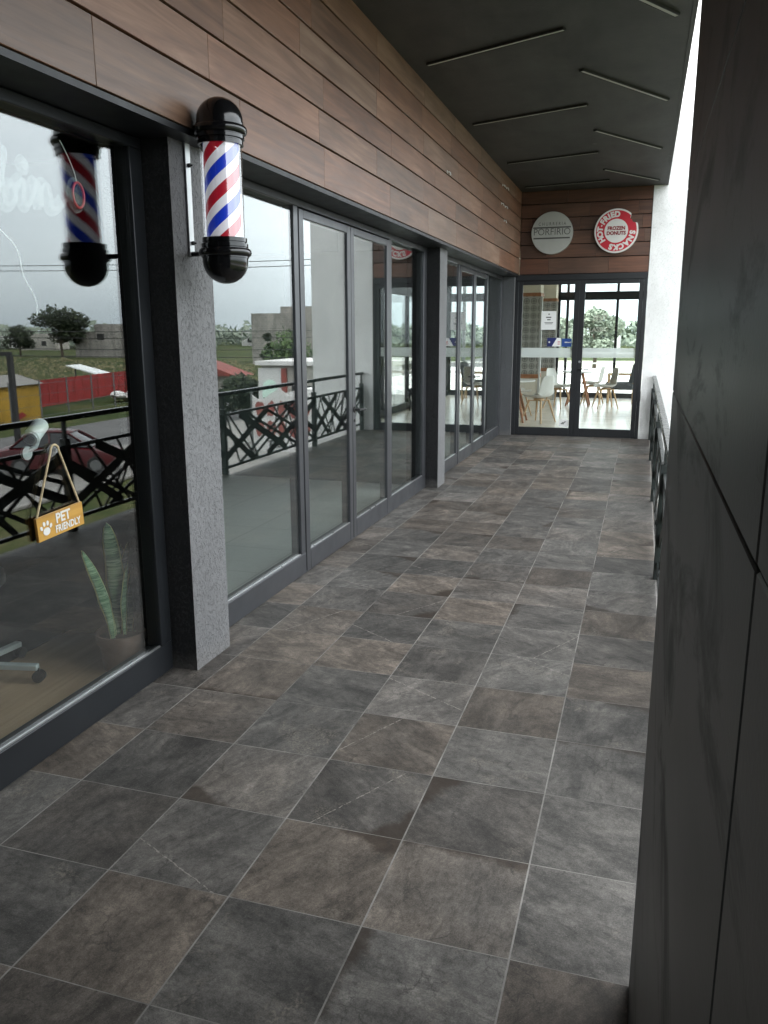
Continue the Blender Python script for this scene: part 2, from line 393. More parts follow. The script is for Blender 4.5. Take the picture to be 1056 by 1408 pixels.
# ---------------------------------------------------------------- geometry helpers
ROOT = {}
class MB:
    def __init__(s): s.v = []; s.f = []; s.sm = []
    def add(s, vs, fs, smooth=False):
        b = len(s.v); s.v += [tuple(v) for v in vs]
        for f in fs: s.f.append([b + i for i in f]); s.sm.append(smooth)
        return s
    def box(s, x0, x1, y0, y1, z0, z1):
        vs = [(x, y, z) for z in (z0, z1) for y in (y0, y1) for x in (x0, x1)]
        return s.add(vs, [(0, 2, 3, 1), (4, 5, 7, 6), (0, 1, 5, 4), (2, 6, 7, 3), (0, 4, 6, 2), (1, 3, 7, 5)])
    def bar(s, a, b, w, t, up=(0, 0, 1)):
        a, b = Vector(a), Vector(b); d = (b - a).normalized(); u = Vector(up)
        if abs(d.dot(u)) > .98: u = Vector((1, 0, 0))
        r = d.cross(u).normalized(); u = r.cross(d)
        vs = [p + r * (i * w / 2) + u * (j * t / 2) for p in (a, b) for i, j in ((-1, -1), (1, -1), (1, 1), (-1, 1))]
        return s.add(vs, [(3, 2, 1, 0), (4, 5, 6, 7)] + [(i, (i + 1) % 4, 4 + (i + 1) % 4, 4 + i) for i in range(4)])
    def tube(s, pts, r, n=8, r1=None, caps=True):
        pts = [Vector(p) for p in pts]; k = len(pts); vs = []; pr = None
        for i, p in enumerate(pts):
            d = (pts[min(i + 1, k - 1)] - pts[max(i - 1, 0)]).normalized()
            if pr is None:
                u = Vector((0, 0, 1)) if abs(d.z) < .9 else Vector((1, 0, 0)); pr = d.cross(u).normalized()
            pr = (pr - d * pr.dot(d)).normalized(); q = d.cross(pr)
            rr = r if r1 is None else r + (r1 - r) * i / (k - 1)
            vs += [p + (pr * math.cos(a) + q * math.sin(a)) * rr for a in [2 * PI * j / n for j in range(n)]]
        fs = [(i * n + j, i * n + (j + 1) % n, (i + 1) * n + (j + 1) % n, (i + 1) * n + j) for i in range(k - 1) for j in range(n)]
        s.add(vs, fs, True)
        if caps:
            b = len(s.v) - len(vs)
            s.f += [[b + j for j in reversed(range(n))], [b + (k - 1) * n + j for j in range(n)]]; s.sm += [False, False]
        return s
    def lathe(s, prof, c=(0, 0, 0), n=40, axis='z'):
        vs = []
        for r, z in prof:
            for j in range(n):
                a = 2 * PI * j / n
                p = (r * math.cos(a), r * math.sin(a), z)
                if axis == 'y': p = (p[0], z, p[1])
                if axis == 'x': p = (z, p[0], p[1])
                vs.append((p[0] + c[0], p[1] + c[1], p[2] + c[2]))
        fs = [(i * n + j, i * n + (j + 1) % n, (i + 1) * n + (j + 1) % n, (i + 1) * n + j) for i in range(len(prof) - 1) for j in range(n)]
        s.add(vs, fs, True)
        return s
    def prism(s, poly, f, d):
        """poly: 2-D points, f maps (u,v,w) to a point, thickness 0..d along w."""
        n = len(poly)
        vs = [f(u, v, 0) for u, v in poly] + [f(u, v, d) for u, v in poly]
        s.add(vs, [list(reversed(range(n))), list(range(n, 2 * n))])
        b = len(s.v) - 2 * n
        for i in range(n): s.f.append([b + i, b + (i + 1) % n, b + n + (i + 1) % n, b + n + i]); s.sm.append(False)
        return s
    def grid(s, rows, smooth=True, closed=False):
        m, n = len(rows), len(rows[0]); vs = [p for r in rows for p in r]
        return s.add(vs, [(i * n + j, i * n + (j + 1) % n, (i + 1) * n + (j + 1) % n, (i + 1) * n + j) for i in range(m - 1) for j in range(n if closed else n - 1)], smooth)
    def build(s, name, mat, parent=None, bevel=0, seg=2, attr=None):
        me = bpy.data.meshes.new(name)
        o0 = ROOT.get(parent.name, Vector()) if parent else Vector()
        me.from_pydata([Vector(v) - o0 for v in s.v], [], s.f); me.polygons.foreach_set('use_smooth', s.sm)
        if attr:
            a = me.attributes.new(attr[0], 'FLOAT', 'POINT'); a.data.foreach_set('value', attr[1])
        bm = bmesh.new(); bm.from_mesh(me); bmesh.ops.recalc_face_normals(bm, faces=bm.faces); bm.to_mesh(me); bm.free(); me.set_sharp_from_angle(angle=rad(38))
        me.materials.append(M[mat] if isinstance(mat, str) else mat)
        o = bpy.data.objects.new(name, me); C.objects.link(o)
        if parent: o.parent = parent; ROOT[o.name] = o0
        if bevel:
            md = o.modifiers.new('bevel', 'BEVEL'); md.width = bevel; md.segments = seg; md.limit_method = 'ANGLE'; md.angle_limit = rad(40)
        return o

def tag(o, label, cat, group=None, kind=None):
    if label: o['label'] = label
    if cat: o['category'] = cat
    if group: o['group'] = group
    if kind: o['kind'] = kind
    return o
def thing(name, label, cat, loc=(0, 0, 0), group=None):
    o = bpy.data.objects.new(name, None); C.objects.link(o); o.location = loc; o.empty_display_size = .1
    ROOT[o.name] = Vector(loc)
    return tag(o, label, cat, group)
def single(mb, name, mat, label, cat, group=None, loc=None, **kw):
    """a thing that is one mesh; its origin is put at its base"""
    if loc is not None: mb.v = [tuple(Vector(v) - Vector(loc)) for v in mb.v]
    o = mb.build(name, mat, None, **kw)
    if loc is not None: o.location = loc
    return tag(o, label, cat, group)
def struct(mb, name, mat, **kw):
    o = mb.build(name, mat, None, **kw); o['kind'] = 'structure'; return o
def copy_tree(o, parent=None):
    c = o.copy(); C.objects.link(c)
    if parent: c.parent = parent
    for ch in list(o.children): copy_tree(ch, c)
    return c
def text(name, body, size, mat, parent, org, xd=(1, 0, 0), yd=(0, 0, 1), ext=.002, off=0.0, align='CENTER', xs=1.0, spacing=1.0):
    cu = bpy.data.curves.new('glyphs', 'FONT'); cu.body = body; cu.size = size; cu.extrude = ext; cu.offset = off
    cu.align_x = align; cu.align_y = 'CENTER'; cu.space_character = spacing; cu.resolution_u = 4
    tmp = bpy.data.objects.new('glyphs', cu); C.objects.link(tmp)
    bpy.context.view_layer.update()
    me = bpy.data.meshes.new_from_object(tmp.evaluated_get(bpy.context.evaluated_depsgraph_get()))
    bpy.data.objects.remove(tmp); bpy.data.curves.remove(cu)
    xd, yd = Vector(xd), Vector(yd); zd = xd.cross(yd); org = Vector(org)
    o0 = ROOT.get(parent.name, Vector()) if parent else Vector()
    for v in me.vertices: v.co = org - o0 + xd * (v.co.x * xs) + yd * v.co.y + zd * v.co.z
    me.materials.clear(); me.materials.append(M[mat]); me.name = name
    o = bpy.data.objects.new(name, me); C.objects.link(o)
    if parent: o.parent = parent; ROOT[o.name] = o0
    return o
def join_meshes(name, objs, mat, parent):
    """several freshly made glyph meshes into ONE part"""
    mb = MB()
    for o in objs:
        mb.add([v.co for v in o.data.vertices], [tuple(p.vertices) for p in o.data.polygons])
        bpy.data.objects.remove(o)
    o0 = ROOT.get(parent.name, Vector()); mb.v = [tuple(Vector(v) + o0) for v in mb.v]
    return mb.build(name, mat, parent)

# ---------------------------------------------------------------- camera
cam = bpy.data.cameras.new('camera'); co = bpy.data.objects.new('camera', cam); C.objects.link(co)
yaw, pit, rol = -0.304230170, -0.219288749, -0.00286689860
fw = Vector((math.sin(yaw) * math.cos(pit), math.cos(yaw) * math.cos(pit), math.sin(pit)))
r0 = Vector((math.cos(yaw), -math.sin(yaw), 0)); u0 = r0.cross(fw)
r1 = r0 * math.cos(rol) + u0 * math.sin(rol); u1 = -r0 * math.sin(rol) + u0 * math.cos(rol)
mx = Matrix((r1, u1, -fw)).transposed().to_4x4(); mx.translation = (0, 0, 1.6)
co.matrix_world = mx
cam.sensor_fit = 'HORIZONTAL'; cam.sensor_width = 36; cam.lens = 1115.4865 / 1056 * 36
cam.clip_start = .02; cam.clip_end = 3000
S.camera = co

# ================================================================ SETTING
YE = 12.84
struct(MB().box(-2.30, .225, -3, 13.0, -.25, 0), 'walkway_floor', 'tiles')
struct(MB().box(-2.92, -2.30, -3, 3.557, -.25, -.004), 'barber_shop_floor', 'floor_wood')
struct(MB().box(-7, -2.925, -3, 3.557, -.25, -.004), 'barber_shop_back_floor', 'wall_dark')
struct(MB().box(-7, -2.30, 3.557, 8.27, -.25, -.004), 'empty_shop_floor', 'floor_grey')
struct(MB().box(-7, -2.30, 8.27, 13.0, -.25, -.004), 'corner_shop_floor', 'floor_grey')
struct(MB().box(-7, .60, 13.0, 20.6, -.25, -.004), 'cafe_floor', 'floor_cream')
ZG = -3.3
struct(MB().box(-400, 900, -300, 1500, ZG - .5, ZG), 'ground', 'grass')
struct(MB().box(12.2, 17.0, -60, 120, ZG + .002, ZG + .12), 'pavement', 'pave', bevel=.03)
struct(MB().box(6.2, 12.19, 24.6, 34.5, ZG + .002, ZG + .08), 'path', 'pave', bevel=.02)
struct(MB().box(-40, 8.0, 45, 140, ZG + .002, ZG + .06), 'field', 'field')
struct(MB().box(17.0, 24.5, -100, 200, ZG + .002, ZG + .012), 'road', 'asphalt')

# ---- building shell: ceiling slab, roof, plinth
cl = thing('ceiling', 'dark charcoal ceiling over the walkway with stained paint', 'ceiling', (-.9, 5, 3.6))
MB().box(-1.87, .165, -3, 13.0, 3.606, 3.90).build('ceiling_slab', 'ceiling', cl)
MB().box(.166, .195, -3, 13.0, 3.60, 3.95).build('edge_trim', 'ceiling', cl)
bd = thing('building_shade_mass', 'unseen building mass, its roof block added to shade the walkway', 'building', (-4, 5, 3.7))
MB().box(-7.2, .10, -3, 13.0, 3.91, 4.7).build('roof', 'conc', bd)  # roof block out of view, made thick to keep sun off the walkway
MB().box(-7.2, -1.90, -3, 13.0, 2.50, 3.90).build('wall', 'conc', bd)
MB().box(-7.2, .60, 13.01, 20.9, 3.0, 4.7).build('roof', 'conc', bd)
MB().box(-7.2, .22, -3.0, 12.79, ZG, -.26).build('wall', 'wwall', bd)
MB().box(-7.2, .60, 13.01, 20.9, ZG, -.26).build('wall', 'wwall', bd)

# ---- wood fascia (left) and wood over the cafe doors
ZL = [2.425, 2.658, 2.850, 3.040, 3.230, 3.425, 3.612]
def planks(mb, a0, a1, f, seed, length):
    r = random.Random(seed)
    for i in range(6):
        z0, z1 = ZL[i] + .0055, ZL[i + 1] - .0055
        p = a0 - r.random() * length
        while p < a1:
            q = p + length * r.uniform(.85, 1.1)
            x, y = max(p, a0), min(q, a1)
            if y - x > .02: f(mb, x, y - .0015, z0, z1)
            p = q
wf = thing('wood_fascia', 'long brown wood plank fascia above the left shopfronts', 'cladding', (-1.87, 5, 2.42))
mb = MB(); planks(mb, -2.0, 12.80, lambda m, a, b, z0, z1: m.box(-1.885, -1.86, a, b, z0, z1), 3, 1.25); mb.build('planks', 'wood', wf, bevel=.002, seg=1)
MB().box(-1.898, -1.8855, -2, 12.80, 2.43, 3.60).build('backing', 'groove', wf)
MB().box(-2.30, -1.864, -2, 12.80, 2.40, 2.424).build('soffit', 'frame_black', wf)
we = thing('wood_wall', 'dark brown plank wall above the black cafe doors', 'cladding', (-.93, 12.84, 2.42))
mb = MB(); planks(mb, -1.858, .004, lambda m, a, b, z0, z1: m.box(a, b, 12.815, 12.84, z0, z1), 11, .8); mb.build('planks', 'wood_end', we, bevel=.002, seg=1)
MB().box(-1.858, .004, 12.8405, 12.99, 2.425, 3.60).build('backing', 'groove', we)

# ---- pillars
def pillar(y0, y1, label, face='stucco', side='stucco_black', x1=-1.96):
    p = thing('stucco_pillar', label, 'pillar', ((x1 - 2.3) / 2, (y0 + y1) / 2, 0), 'stucco pillars between the shopfronts')
    def disp(mb, f, n, m, w, h):
        rows = []
        for j in range(m + 1):
            rows.append([f(w * i / n, h * j / m, (mn.noise(Vector((w * i / n * 26 + y0 * 9, h * j / m * 17, 3.1))) * .0016 if 0 < i < n else 0)) for i in range(n + 1)])
        mb.grid(rows)
    mb = MB(); disp(mb, lambda u, v, d: (x1 + d, y0 + u, v), 22, 150, y1 - y0, 2.40); mb.build('front_face', face, p)
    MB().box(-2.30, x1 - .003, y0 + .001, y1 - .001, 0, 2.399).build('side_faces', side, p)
    return p
p1 = pillar(3.225, 3.555, 'light grey textured pillar with black side, carrying the barber pole')
pillar(8.11, 8.42, 'light grey textured pillar with black side between second and third shopfront')
pillar(12.70, 12.812, 'dark grey textured corner pillar beside the cafe doors', 'stucco', 'stucco_dark', -1.915)

# ---- shopfronts
XF0, XF1 = -2.165, -2.09
def shopfront(label, y0, y1, loc, mat, mull, doors, panes, zt=2.355, zb=.142, gl='glass1'):
    t = thing('shopfront', label, 'shopfront', loc, 'glazed shopfronts along the walkway')
    m = MB()
    m.box(XF0, XF1, y0, y1, 0.0, zb); m.box(XF0, XF1, y0, y1, zt, 2.398)
    for a, b in mull: m.box(XF0, XF1, a, b, zb + .0005, zt - .0005)
    m.build('frame', mat, t, bevel=.004)
    for a, b in panes: MB().box(XF1 - .0115, XF1 - .004, a + .001, b - .001, zb + .0006, zb + .008).build('glazing_bead', 'bead', t)
    for a, b in panes: MB().box(-2.108, -2.102, a - .006, b + .006, zb - .006, zt + .006).build('pane', gl, t)
    for a, b, hy in doors:
        d = MB(); x0, x1 = XF0 + .01, XF1 + .006
        d.box(x0, x1, a, a + .07, .012, zt - .012); d.box(x0, x1, b - .07, b, .012, zt - .012)
        d.box(x0, x1, a + .0705, b - .0705, .012, .148); d.box(x0, x1, a + .0705, b - .0705, 2.292, zt - .012)
        o = d.build('door', mat, t, bevel=.003)
        MB().box(-2.102, -2.096, a + .064, b - .064, .14, 2.30).build('pane', gl, o)
        MB().box(x1 - .011, x1 - .003, a + .0715, b - .0715, .1485, .155).build('glazing_bead', 'bead', o)
        if hy:
            h = MB(); s = 1 if hy > (a + b) / 2 else -1
            h.lathe([(0, 0), (.024, 0), (.024, .008), (0, .008)], (x1, hy, 1.015), 18, 'x')
            h.tube([(x1, hy, 1.015), (x1 + .045, hy, 1.015), (x1 + .05, hy - s * .02, 1.015), (x1 + .05, hy - s * .12, 1.01)], .009, 8)
            h.lathe([(0, 0), (.012, 0), (.012, .006), (0, .006)], (x1, hy, .93), 12, 'x')
            h.build('handle', 'blackmat', o)
    return t
shopfront('dark framed barber shop window with pet sign and plant behind the glass', -1.4, 3.222, (-2.1, .9, 0), 'frame',
          [(-1.4, -1.33), (.98, 1.05), (3.135, 3.222)], [], [(-1.32, .97), (1.06, 3.13)])
shopfront('grey framed glass shopfront with double door between the two pillars', 3.558, 8.108, (-2.1, 5.8, 0), 'frame_mid',
          [(3.558, 3.63), (4.825, 4.893), (6.815, 6.895), (7.985, 8.108)], [(4.897, 5.842, None), (5.850, 6.811, 5.885)], [(3.635, 4.82), (6.90, 7.98)])
shopfront('last glass shopfront in the corner beside the cafe doors', 8.422, 12.698, (-2.1, 10.5, 0), 'frame_mid',
          [(8.422, 8.48), (9.58, 9.645), (11.44, 11.51), (12.62, 12.698)], [(9.649, 10.535, None), (10.543, 11.436, 10.58)], [(8.485, 9.575), (11.515, 12.615)])

# ---- interiors of the shops
def room(label, y0, y1, mat, cat='room'):
    t = thing('shop_room', label, cat, (-4.6, (y0 + y1) / 2, 0))
    MB().box(-6.9, -6.8, y0, y1, 0, 2.8).build('back_wall', mat, t)
    MB().box(-6.79, -2.32, y0, y0 + .05, 0, 2.8).build('side_wall', mat, t)
    MB().box(-6.79, -2.32, y1 - .05, y1, 0, 2.8).build('side_wall', mat, t)
    MB().box(-6.79, -2.32, y0 + .06, y1 - .06, 2.40, 2.46).build('ceiling_board', mat, t)
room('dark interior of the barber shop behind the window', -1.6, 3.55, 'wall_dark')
room('empty grey green room behind the double door shopfront', 3.565, 8.255, 'wall_green')
room('dim room behind the last shopfront in the corner', 8.285, 12.98, 'wall_green')

# ---- cafe entrance
ce = thing('cafe_entrance', 'black framed double glass doors at the end of the walkway', 'doors', (-.95, 12.84, 0))
m = MB(); y0, y1 = 12.79, 12.87
m.box(-1.913, .004, y0, y1, 2.335, 2.423); m.box(-1.913, -1.862, y0, y1, 0, 2.3345); m.box(-.048, .004, y0, y1, 0, 2.3345)
m.build('frame', 'frame_black', ce, bevel=.004)
def leaf(a, b, ga, gb, hx):
    d = MB(); q0, q1 = y0 + .012, y1 - .012
    d.box(a, ga, q0, q1, .004, 2.3345); d.box(gb, b, q0, q1, .004, 2.3345)
    d.box(ga + .0005, gb - .0005, q0, q1, .004, .128); d.box(ga + .0005, gb - .0005, q0, q1, 2.275, 2.3345)
    o = d.build('door', 'frame_black', ce, bevel=.003)
    MB().box(ga - .01, gb + .01, 12.834, 12.840, .12, 2.285).build('pane', 'glass2', o)
    MB().box(ga + .002, gb - .002, 12.8305, 12.8325, 1.200, 1.343).build('frosted_band', 'frost', o)
    if hx:
        h = MB(); h.lathe([(0, 0), (.024, 0), (.024, -.01), (0, -.01)], (hx, q0, 1.035), 16, 'y')
        h.tube([(hx, q0, 1.035), (hx, q0 - .05, 1.035), (hx + .02, q0 - .055, 1.035), (hx + .14, q0 - .055, 1.03)], .010, 8)
        h.build('handle', 'blackmat', o)
        k = MB(); k.lathe([(0, 0), (.017, 0), (.017, -.008), (0, -.008)], (hx - .005, q0, 1.14), 16, 'y'); k.build('lock', 'bead', o)
leaf(-1.8615, -.9543, -1.80, -1.03, None)
leaf(-.9537, -.0485, -.875, -.11, -.905)
# papers and stickers on the glass
def sheet(name, x0, x1, z0, z1, mat, label, cat, deco=None):
    t = thing(name, label, cat, ((x0 + x1) / 2, 12.832, z0))
    MB().box(x0, x1, 12.8295, 12.8315, z0, z1).build('sheet', mat, t)
    if deco: deco(t)
    return t
def notice_deco(t):
    m = MB()
    for z, a, b, h in ((1.835, -1.405, -1.385, .018), (1.79, -1.44, -1.36, .016), (1.755, -1.42, -1.37, .016), (1.715, -1.46, -1.33, .009), (1.698, -1.45, -1.34, .007)):
        m.box(a, b, 12.8283, 12.8293, z, z + h)
    m.build('print', 'ink', t)
sheet('paper_notice', -1.51, -1.285, 1.615, 1.89, 'paper', 'white paper notice stuck high on the left cafe door', 'notice', notice_deco)
def navy_deco(t):
    m = MB(); m.prism([(-1.335, 1.367), (-1.203, 1.367), (-1.203, 1.493), (-1.262, 1.493)], lambda u, v, w: (u, 12.8283 + w, v), .001); m.build('print', 'paper', t)
    k = MB(); k.lathe([(0, 0), (.014, 0), (.014, -.001), (0, -.001)], (-1.375, 12.829, 1.43), 14, 'y'); k.build('emblem', 'sign_white', t)
    r = MB()
    for z in (1.395, 1.415, 1.435): r.box(-1.25, -1.215, 12.8270, 12.8280, z, z + .008)
    r.build('lettering', 'sign_red', t)
sheet('payment_sticker', -1.408, -1.202, 1.366, 1.494, 'navy', 'navy and white sticker above the frosted band on the left cafe door', 'sticker', navy_deco)
def blue_deco(t):
    m = MB(); m.box(-1.145, -1.10, 12.8283, 12.8293, 1.42, 1.436); m.box(-1.095, -1.07, 12.8283, 12.8293, 1.42, 1.432); m.box(-1.06, -1.05, 12.8283, 12.8293, 1.415, 1.44); m.build('lettering', 'sign_white', t)
sheet('payment_sticker', -1.19, -1.040, 1.362, 1.482, 'blue', 'blue sticker beside the door stile on the left cafe door', 'sticker', blue_deco)
def small_deco(t):
    m = MB(); m.box(-1.15, -1.10, 12.8283, 12.8293, .185, .20); m.box(-1.135, -1.085, 12.8283, 12.8293, .205, .215); m.box(-1.10, -1.07, 12.8283, 12.8293, .22, .228); m.build('print', 'ink', t)
sheet('floor_sticker', -1.175, -1.04, .146, .250, 'paper', 'small white sticker at the foot of the left cafe door', 'sticker', small_deco)

# ---- white end wall and fin on the right
single(MB().box(.006, 1.06, 12.80, 12.99, ZG, 6.2), 'white_wall', 'stucco_white', 'tall white stucco wall right of the cafe doors where the railing ends', 'wall', loc=(.5, 12.9, ZG))

# ---- dark clad wall on the right
dw = thing('clad_wall', 'dark grey panel wall close on the right of the walkway', 'wall', (.2, .6, 0))
MB().box(.0905, .16, -3.0, 1.826, 0, 3.60).build('backing', 'groove', dw)
m = MB()
for ya, yb in ((.4612, 1.83),):
    for za, zb in ((.004, 1.4738), (1.4762, 1.8745), (1.8765, 3.60)): m.box(.065, .090, ya, yb, za, zb)
m.build('panels', 'panel', dw, bevel=.0015, seg=1)
m = MB()
for za, zb in ((.004, 1.4738), (1.4762, 1.8745), (1.8765, 3.60)): m.box(.0655, .090, -3.0, .4588, za, zb)  # carried on behind the viewer, unseen, to hold light off the near floor
m.build('panels', 'panel', dw, bevel=.0015, seg=1)
MB().box(.060, .0653, -1.5, .452, .004, 1.0).build('stone_skirt', 'stone', dw)

single(MB().box(-2.3, .3, -3.2, -3.02, 0, 3.6), 'added_back_wall', 'stucco_dark', 'unseen dark wall added behind the viewer to darken the near floor', 'wall', loc=(-1, -3.1, 0))  # unseen end wall, put in to cut the light on the near tiles

# ---- railing
rl = thing('railing', 'black steel railing with crossed bars along the open right side', 'railing', (.18, 7, 0))
PY = [2.81, 5.43, 8.05, 10.67, 12.73]; RX = .185
for y in PY:
    o = MB().box(RX - .03, RX + .03, y - .03, y + .03, 0.001, .765).build('post', 'rail', rl, bevel=.003)
    MB().box(RX - .014, RX + .014, y - .014, y + .014, .766, .905).build('spigot', 'rail', o)
MB().box(RX - .026, RX + .026, 1.86, 12.78, .906, .948).build('handrail', 'rail_top', rl, bevel=.006)
def clip(a, b, u1, v1):
    (x0, y0), (x1, y1) = a, b; t0, t1 = 0, 1
    for p, q in ((-(x1 - x0), x0), (x1 - x0, u1 - x0), (-(y1 - y0), y0), (y1 - y0, v1 - y0)):
        if p == 0:
            if q < 0: return None
        else:
            r = q / p
            if p < 0: t0 = max(t0, r)
            else: t1 = min(t1, r)
    return None if t0 >= t1 else ((x0 + (x1 - x0) * t0, y0 + (y1 - y0) * t0), (x0 + (x1 - x0) * t1, y0 + (y1 - y0) * t1))
rr = random.Random(5)
for i in range(len(PY) - 1):
    a, b = PY[i] + .031, PY[i + 1] - .031; W = b - a; H = .56; z0 = .12
    m = MB()
    m.box(RX - .014, RX + .014, a, b, z0 - .03, z0); m.box(RX - .014, RX + .014, a, b, z0 + H, z0 + H + .03)
    k = W / 2.56
    L = [((.0, .10), (1.25, .62), .085), ((.25, .60), (1.75, -.05), .085), ((1.0, -.02), (2.6, .52), .085), ((1.55, .58), (2.6, .12), .075), ((-.05, .45), (.7, -.02), .075)]
    for _ in range(11):
        u = rr.uniform(-.1, 2.6); s_ = rr.choice((-1, 1)); L.append(((u, -.02), (u + s_ * rr.uniform(.25, .8), .6), .026))
    for _ in range(4):
        u = rr.uniform(-.3, 1.8); s_ = rr.choice((-1, 1)); L.append(((u, .28 - s_ * .3), (u + rr.uniform(1.0, 1.7), .28 + s_ * .3), .036))
    for n_, (p, q, w) in enumerate(L):
        c = clip((p[0] * k, p[1]), (q[0] * k, q[1]), W, H)
        if c: m.bar((RX - .008 + .002 * (n_ % 7), a + c[0][0], z0 + c[0][1]), (RX - .008 + .002 * (n_ % 7), a + c[1][0], z0 + c[1][1]), .008, w, up=(0, 0, 1)) if False else m.bar((RX - .009 + .0013 * n_, a + c[0][0], z0 + c[0][1]), (RX - .009 + .0013 * n_, a + c[1][0], z0 + c[1][1]), .007, w)
    m.build('lattice_panel', 'rail', rl)

# ---- ceiling lamps
def lamp(p, q, label):
    p, q = Vector((*p, 3.6055)), Vector((*q, 3.6055)); c = (p + q) / 2
    t = thing('linear_lamp', label, 'ceiling lamp', c, 'slanted strip lamps on the dark ceiling')
    d = (q - p).normalized(); n = Vector((-d.y, d.x, 0))
    m = MB()
    for s in (-1, 1): m.bar(p + n * (.019 * s) - Vector((0, 0, .009)), q + n * (.019 * s) - Vector((0, 0, .009)), .005, .018)
    for e in (p, q): m.bar(e - n * .0165 - Vector((0, 0, .009)), e + n * .0165 - Vector((0, 0, .009)), .005, .018)
    m.build('channel', 'lampbody', t)
    m = MB(); m.bar(p + d * .003 - Vector((0, 0, .010)), q - d * .003 - Vector((0, 0, .010)), .024, .012); m.build('diffuser', 'lamp', t)
    return t
lefts = [((-1.714, 6.62), (-.646, 6.17)), ((-1.745, 8.56), (-.622, 8.16)), ((-1.72, 10.58), (-.628, 10.25)), ((-1.75, 12.34), (-.58, 12.12))]
rights = [((-.60, 5.06), (.074, 6.142)), ((-.60, 7.12), (.066, 8.217)), ((-.606, 9.172), (.052, 10.271)), ((-.612, 11.32), (.056, 12.33))]
for (p, q), l in zip(lefts, ('largest strip lamp in the left row, nearest the viewer', 'second strip lamp from the front in the left row', 'third strip lamp from the front in the left row', 'farthest strip lamp in the left row by the plank wall')): lamp(p, q, l)
for (p, q), l in zip(rights, ('strip lamp cut off at the top edge of the picture', 'brightest full strip lamp in the right row along the open edge', 'third strip lamp from the front in the right row', 'farthest strip lamp in the right row near the white wall')): lamp(p, q, l)

# ---- round signs
ps = thing('round_sign', 'round pale grey sign reading PORFIRIO on the plank wall', 'sign', (-1.392, 12.815, 2.71))
pc = (-1.392, 12.74, 3.008)
m = MB(); m.lathe([(0, 0), (.296, 0), (.300, .004), (.300, .074), (0, .074)], pc, 64, 'y'); m.build('disc', 'sign_grey', ps)
text('lettering', 'PORFIRIO', .135, 'ink', ps, (pc[0], pc[1] - .0005, pc[2] + .012), ext=.001, off=-.001, xs=.93)
text('small_lettering', 'CHURRERIA', .066, 'ink', ps, (pc[0], pc[1] - .0005, pc[2] + .125), ext=.001, spacing=1.55, xs=.80)
m = MB(); m.box(pc[0] - .275, pc[0] + .272, pc[1] - .002, pc[1] + .001, pc[2] + .066, pc[2] + .086); m.box(pc[0] - .268, pc[0] + .262, pc[1] - .002, pc[1] + .001, pc[2] - .084, pc[2] - .064); m.build('bars', 'ink', ps)
dn = thing('round_sign', 'red and white round sign with a bite cut out reading FRIED HOT SNACKS', 'sign', (-.475, 12.815, 2.7))
dc = (-.478, 12.745, 3.004); R0 = .305
def bitten(r, inset):
    out = []; bx, bz, br = .95 * R0 * 1.0, .66 * R0, .34 * R0 + inset
    for i in range(160):
        a = 2 * PI * i / 160; x, z = r * math.cos(a), r * math.sin(a)
        d = math.hypot(x - bx, z - bz)
        if d < br * (1 + .06 * math.sin(a * 40)):
            k0, k1 = 0.0, 1.0
            for _ in range(24):
                k = (k0 + k1) / 2
                if math.hypot(x * k - bx, z * k - bz) < br * (1 + .06 * math.cos(a * 26)): k1 = k
                else: k0 = k
            x *= k1; z *= k1
        out.append((x, z))
    return out
fdn = lambda off: (lambda u, v, w: (dc[0] + u, dc[1] + off + w, dc[2] + v))
MB().prism(bitten(R0, 0), fdn(0), .07).build('disc', 'sign_white', dn)
MB().prism(bitten(R0 * .925, .0), fdn(-.003), .0025).build('red_ring', 'sign_red', dn)
circ = [(.54 * R0 * math.cos(2 * PI * i / 64), .54 * R0 * math.sin(2 * PI * i / 64)) for i in range(64)]
MB().prism(circ, fdn(-.006), .0025).build('centre_disc', 'sign_white', dn)
for word in ([('H', 211), ('O', 191), ('T', 173)], [('F', 147), ('R', 131), ('I', 118), ('E', 106), ('D', 89)], [('S', -7), ('N', -28), ('A', -49), ('C', -70), ('K', -89), ('S', -107)], [('-', 160)]):
    gl = []
    for ch, a in word:
        a = rad(a); n = Vector((math.cos(a), 0, math.sin(a))); tdir = Vector((math.sin(a), 0, -math.cos(a)))
        gl.append(text('glyph', ch, .104 if ch != '-' else .05, 'sign_white', dn, Vector((dc[0], dc[1] - .0045, dc[2])) + n * (.735 * R0), tdir, n, .001, .006))
    join_meshes('ring_lettering', gl, 'sign_white', dn)
text('centre_lettering', 'FROZEN\nDONUTS', .068, 'ink_red', dn, (dc[0], dc[1] - .0075, dc[2] - .0), ext=.001, off=.0032, xs=.95)

# ---- small fittings on the fascia
def hook(y, z, label):
    t = MB(); t.tube([(-1.86, y, z), (-1.835, y, z), (-1.828, y, z - .008), (-1.826, y, z - .03)], .006, 8); t.lathe([(0, 0), (.016, 0), (.016, .005), (0, .005)], (-1.8595, y, z), 14, 'x')
    single(t, 'wall_hook', 'white', label, 'hook', 'small white fittings on the wood fascia', loc=(-1.86, y, z - .03))
hook(7.93, 3.055, 'small white fitting on the wood fascia above the second pillar')
for y, z in ((11.05, 3.43), (11.35, 3.44), (11.0, 3.20), (11.3, 3.20), (11.25, 3.02)): hook(y, z, 'tiny white hook of a cluster far along the wood fascia')

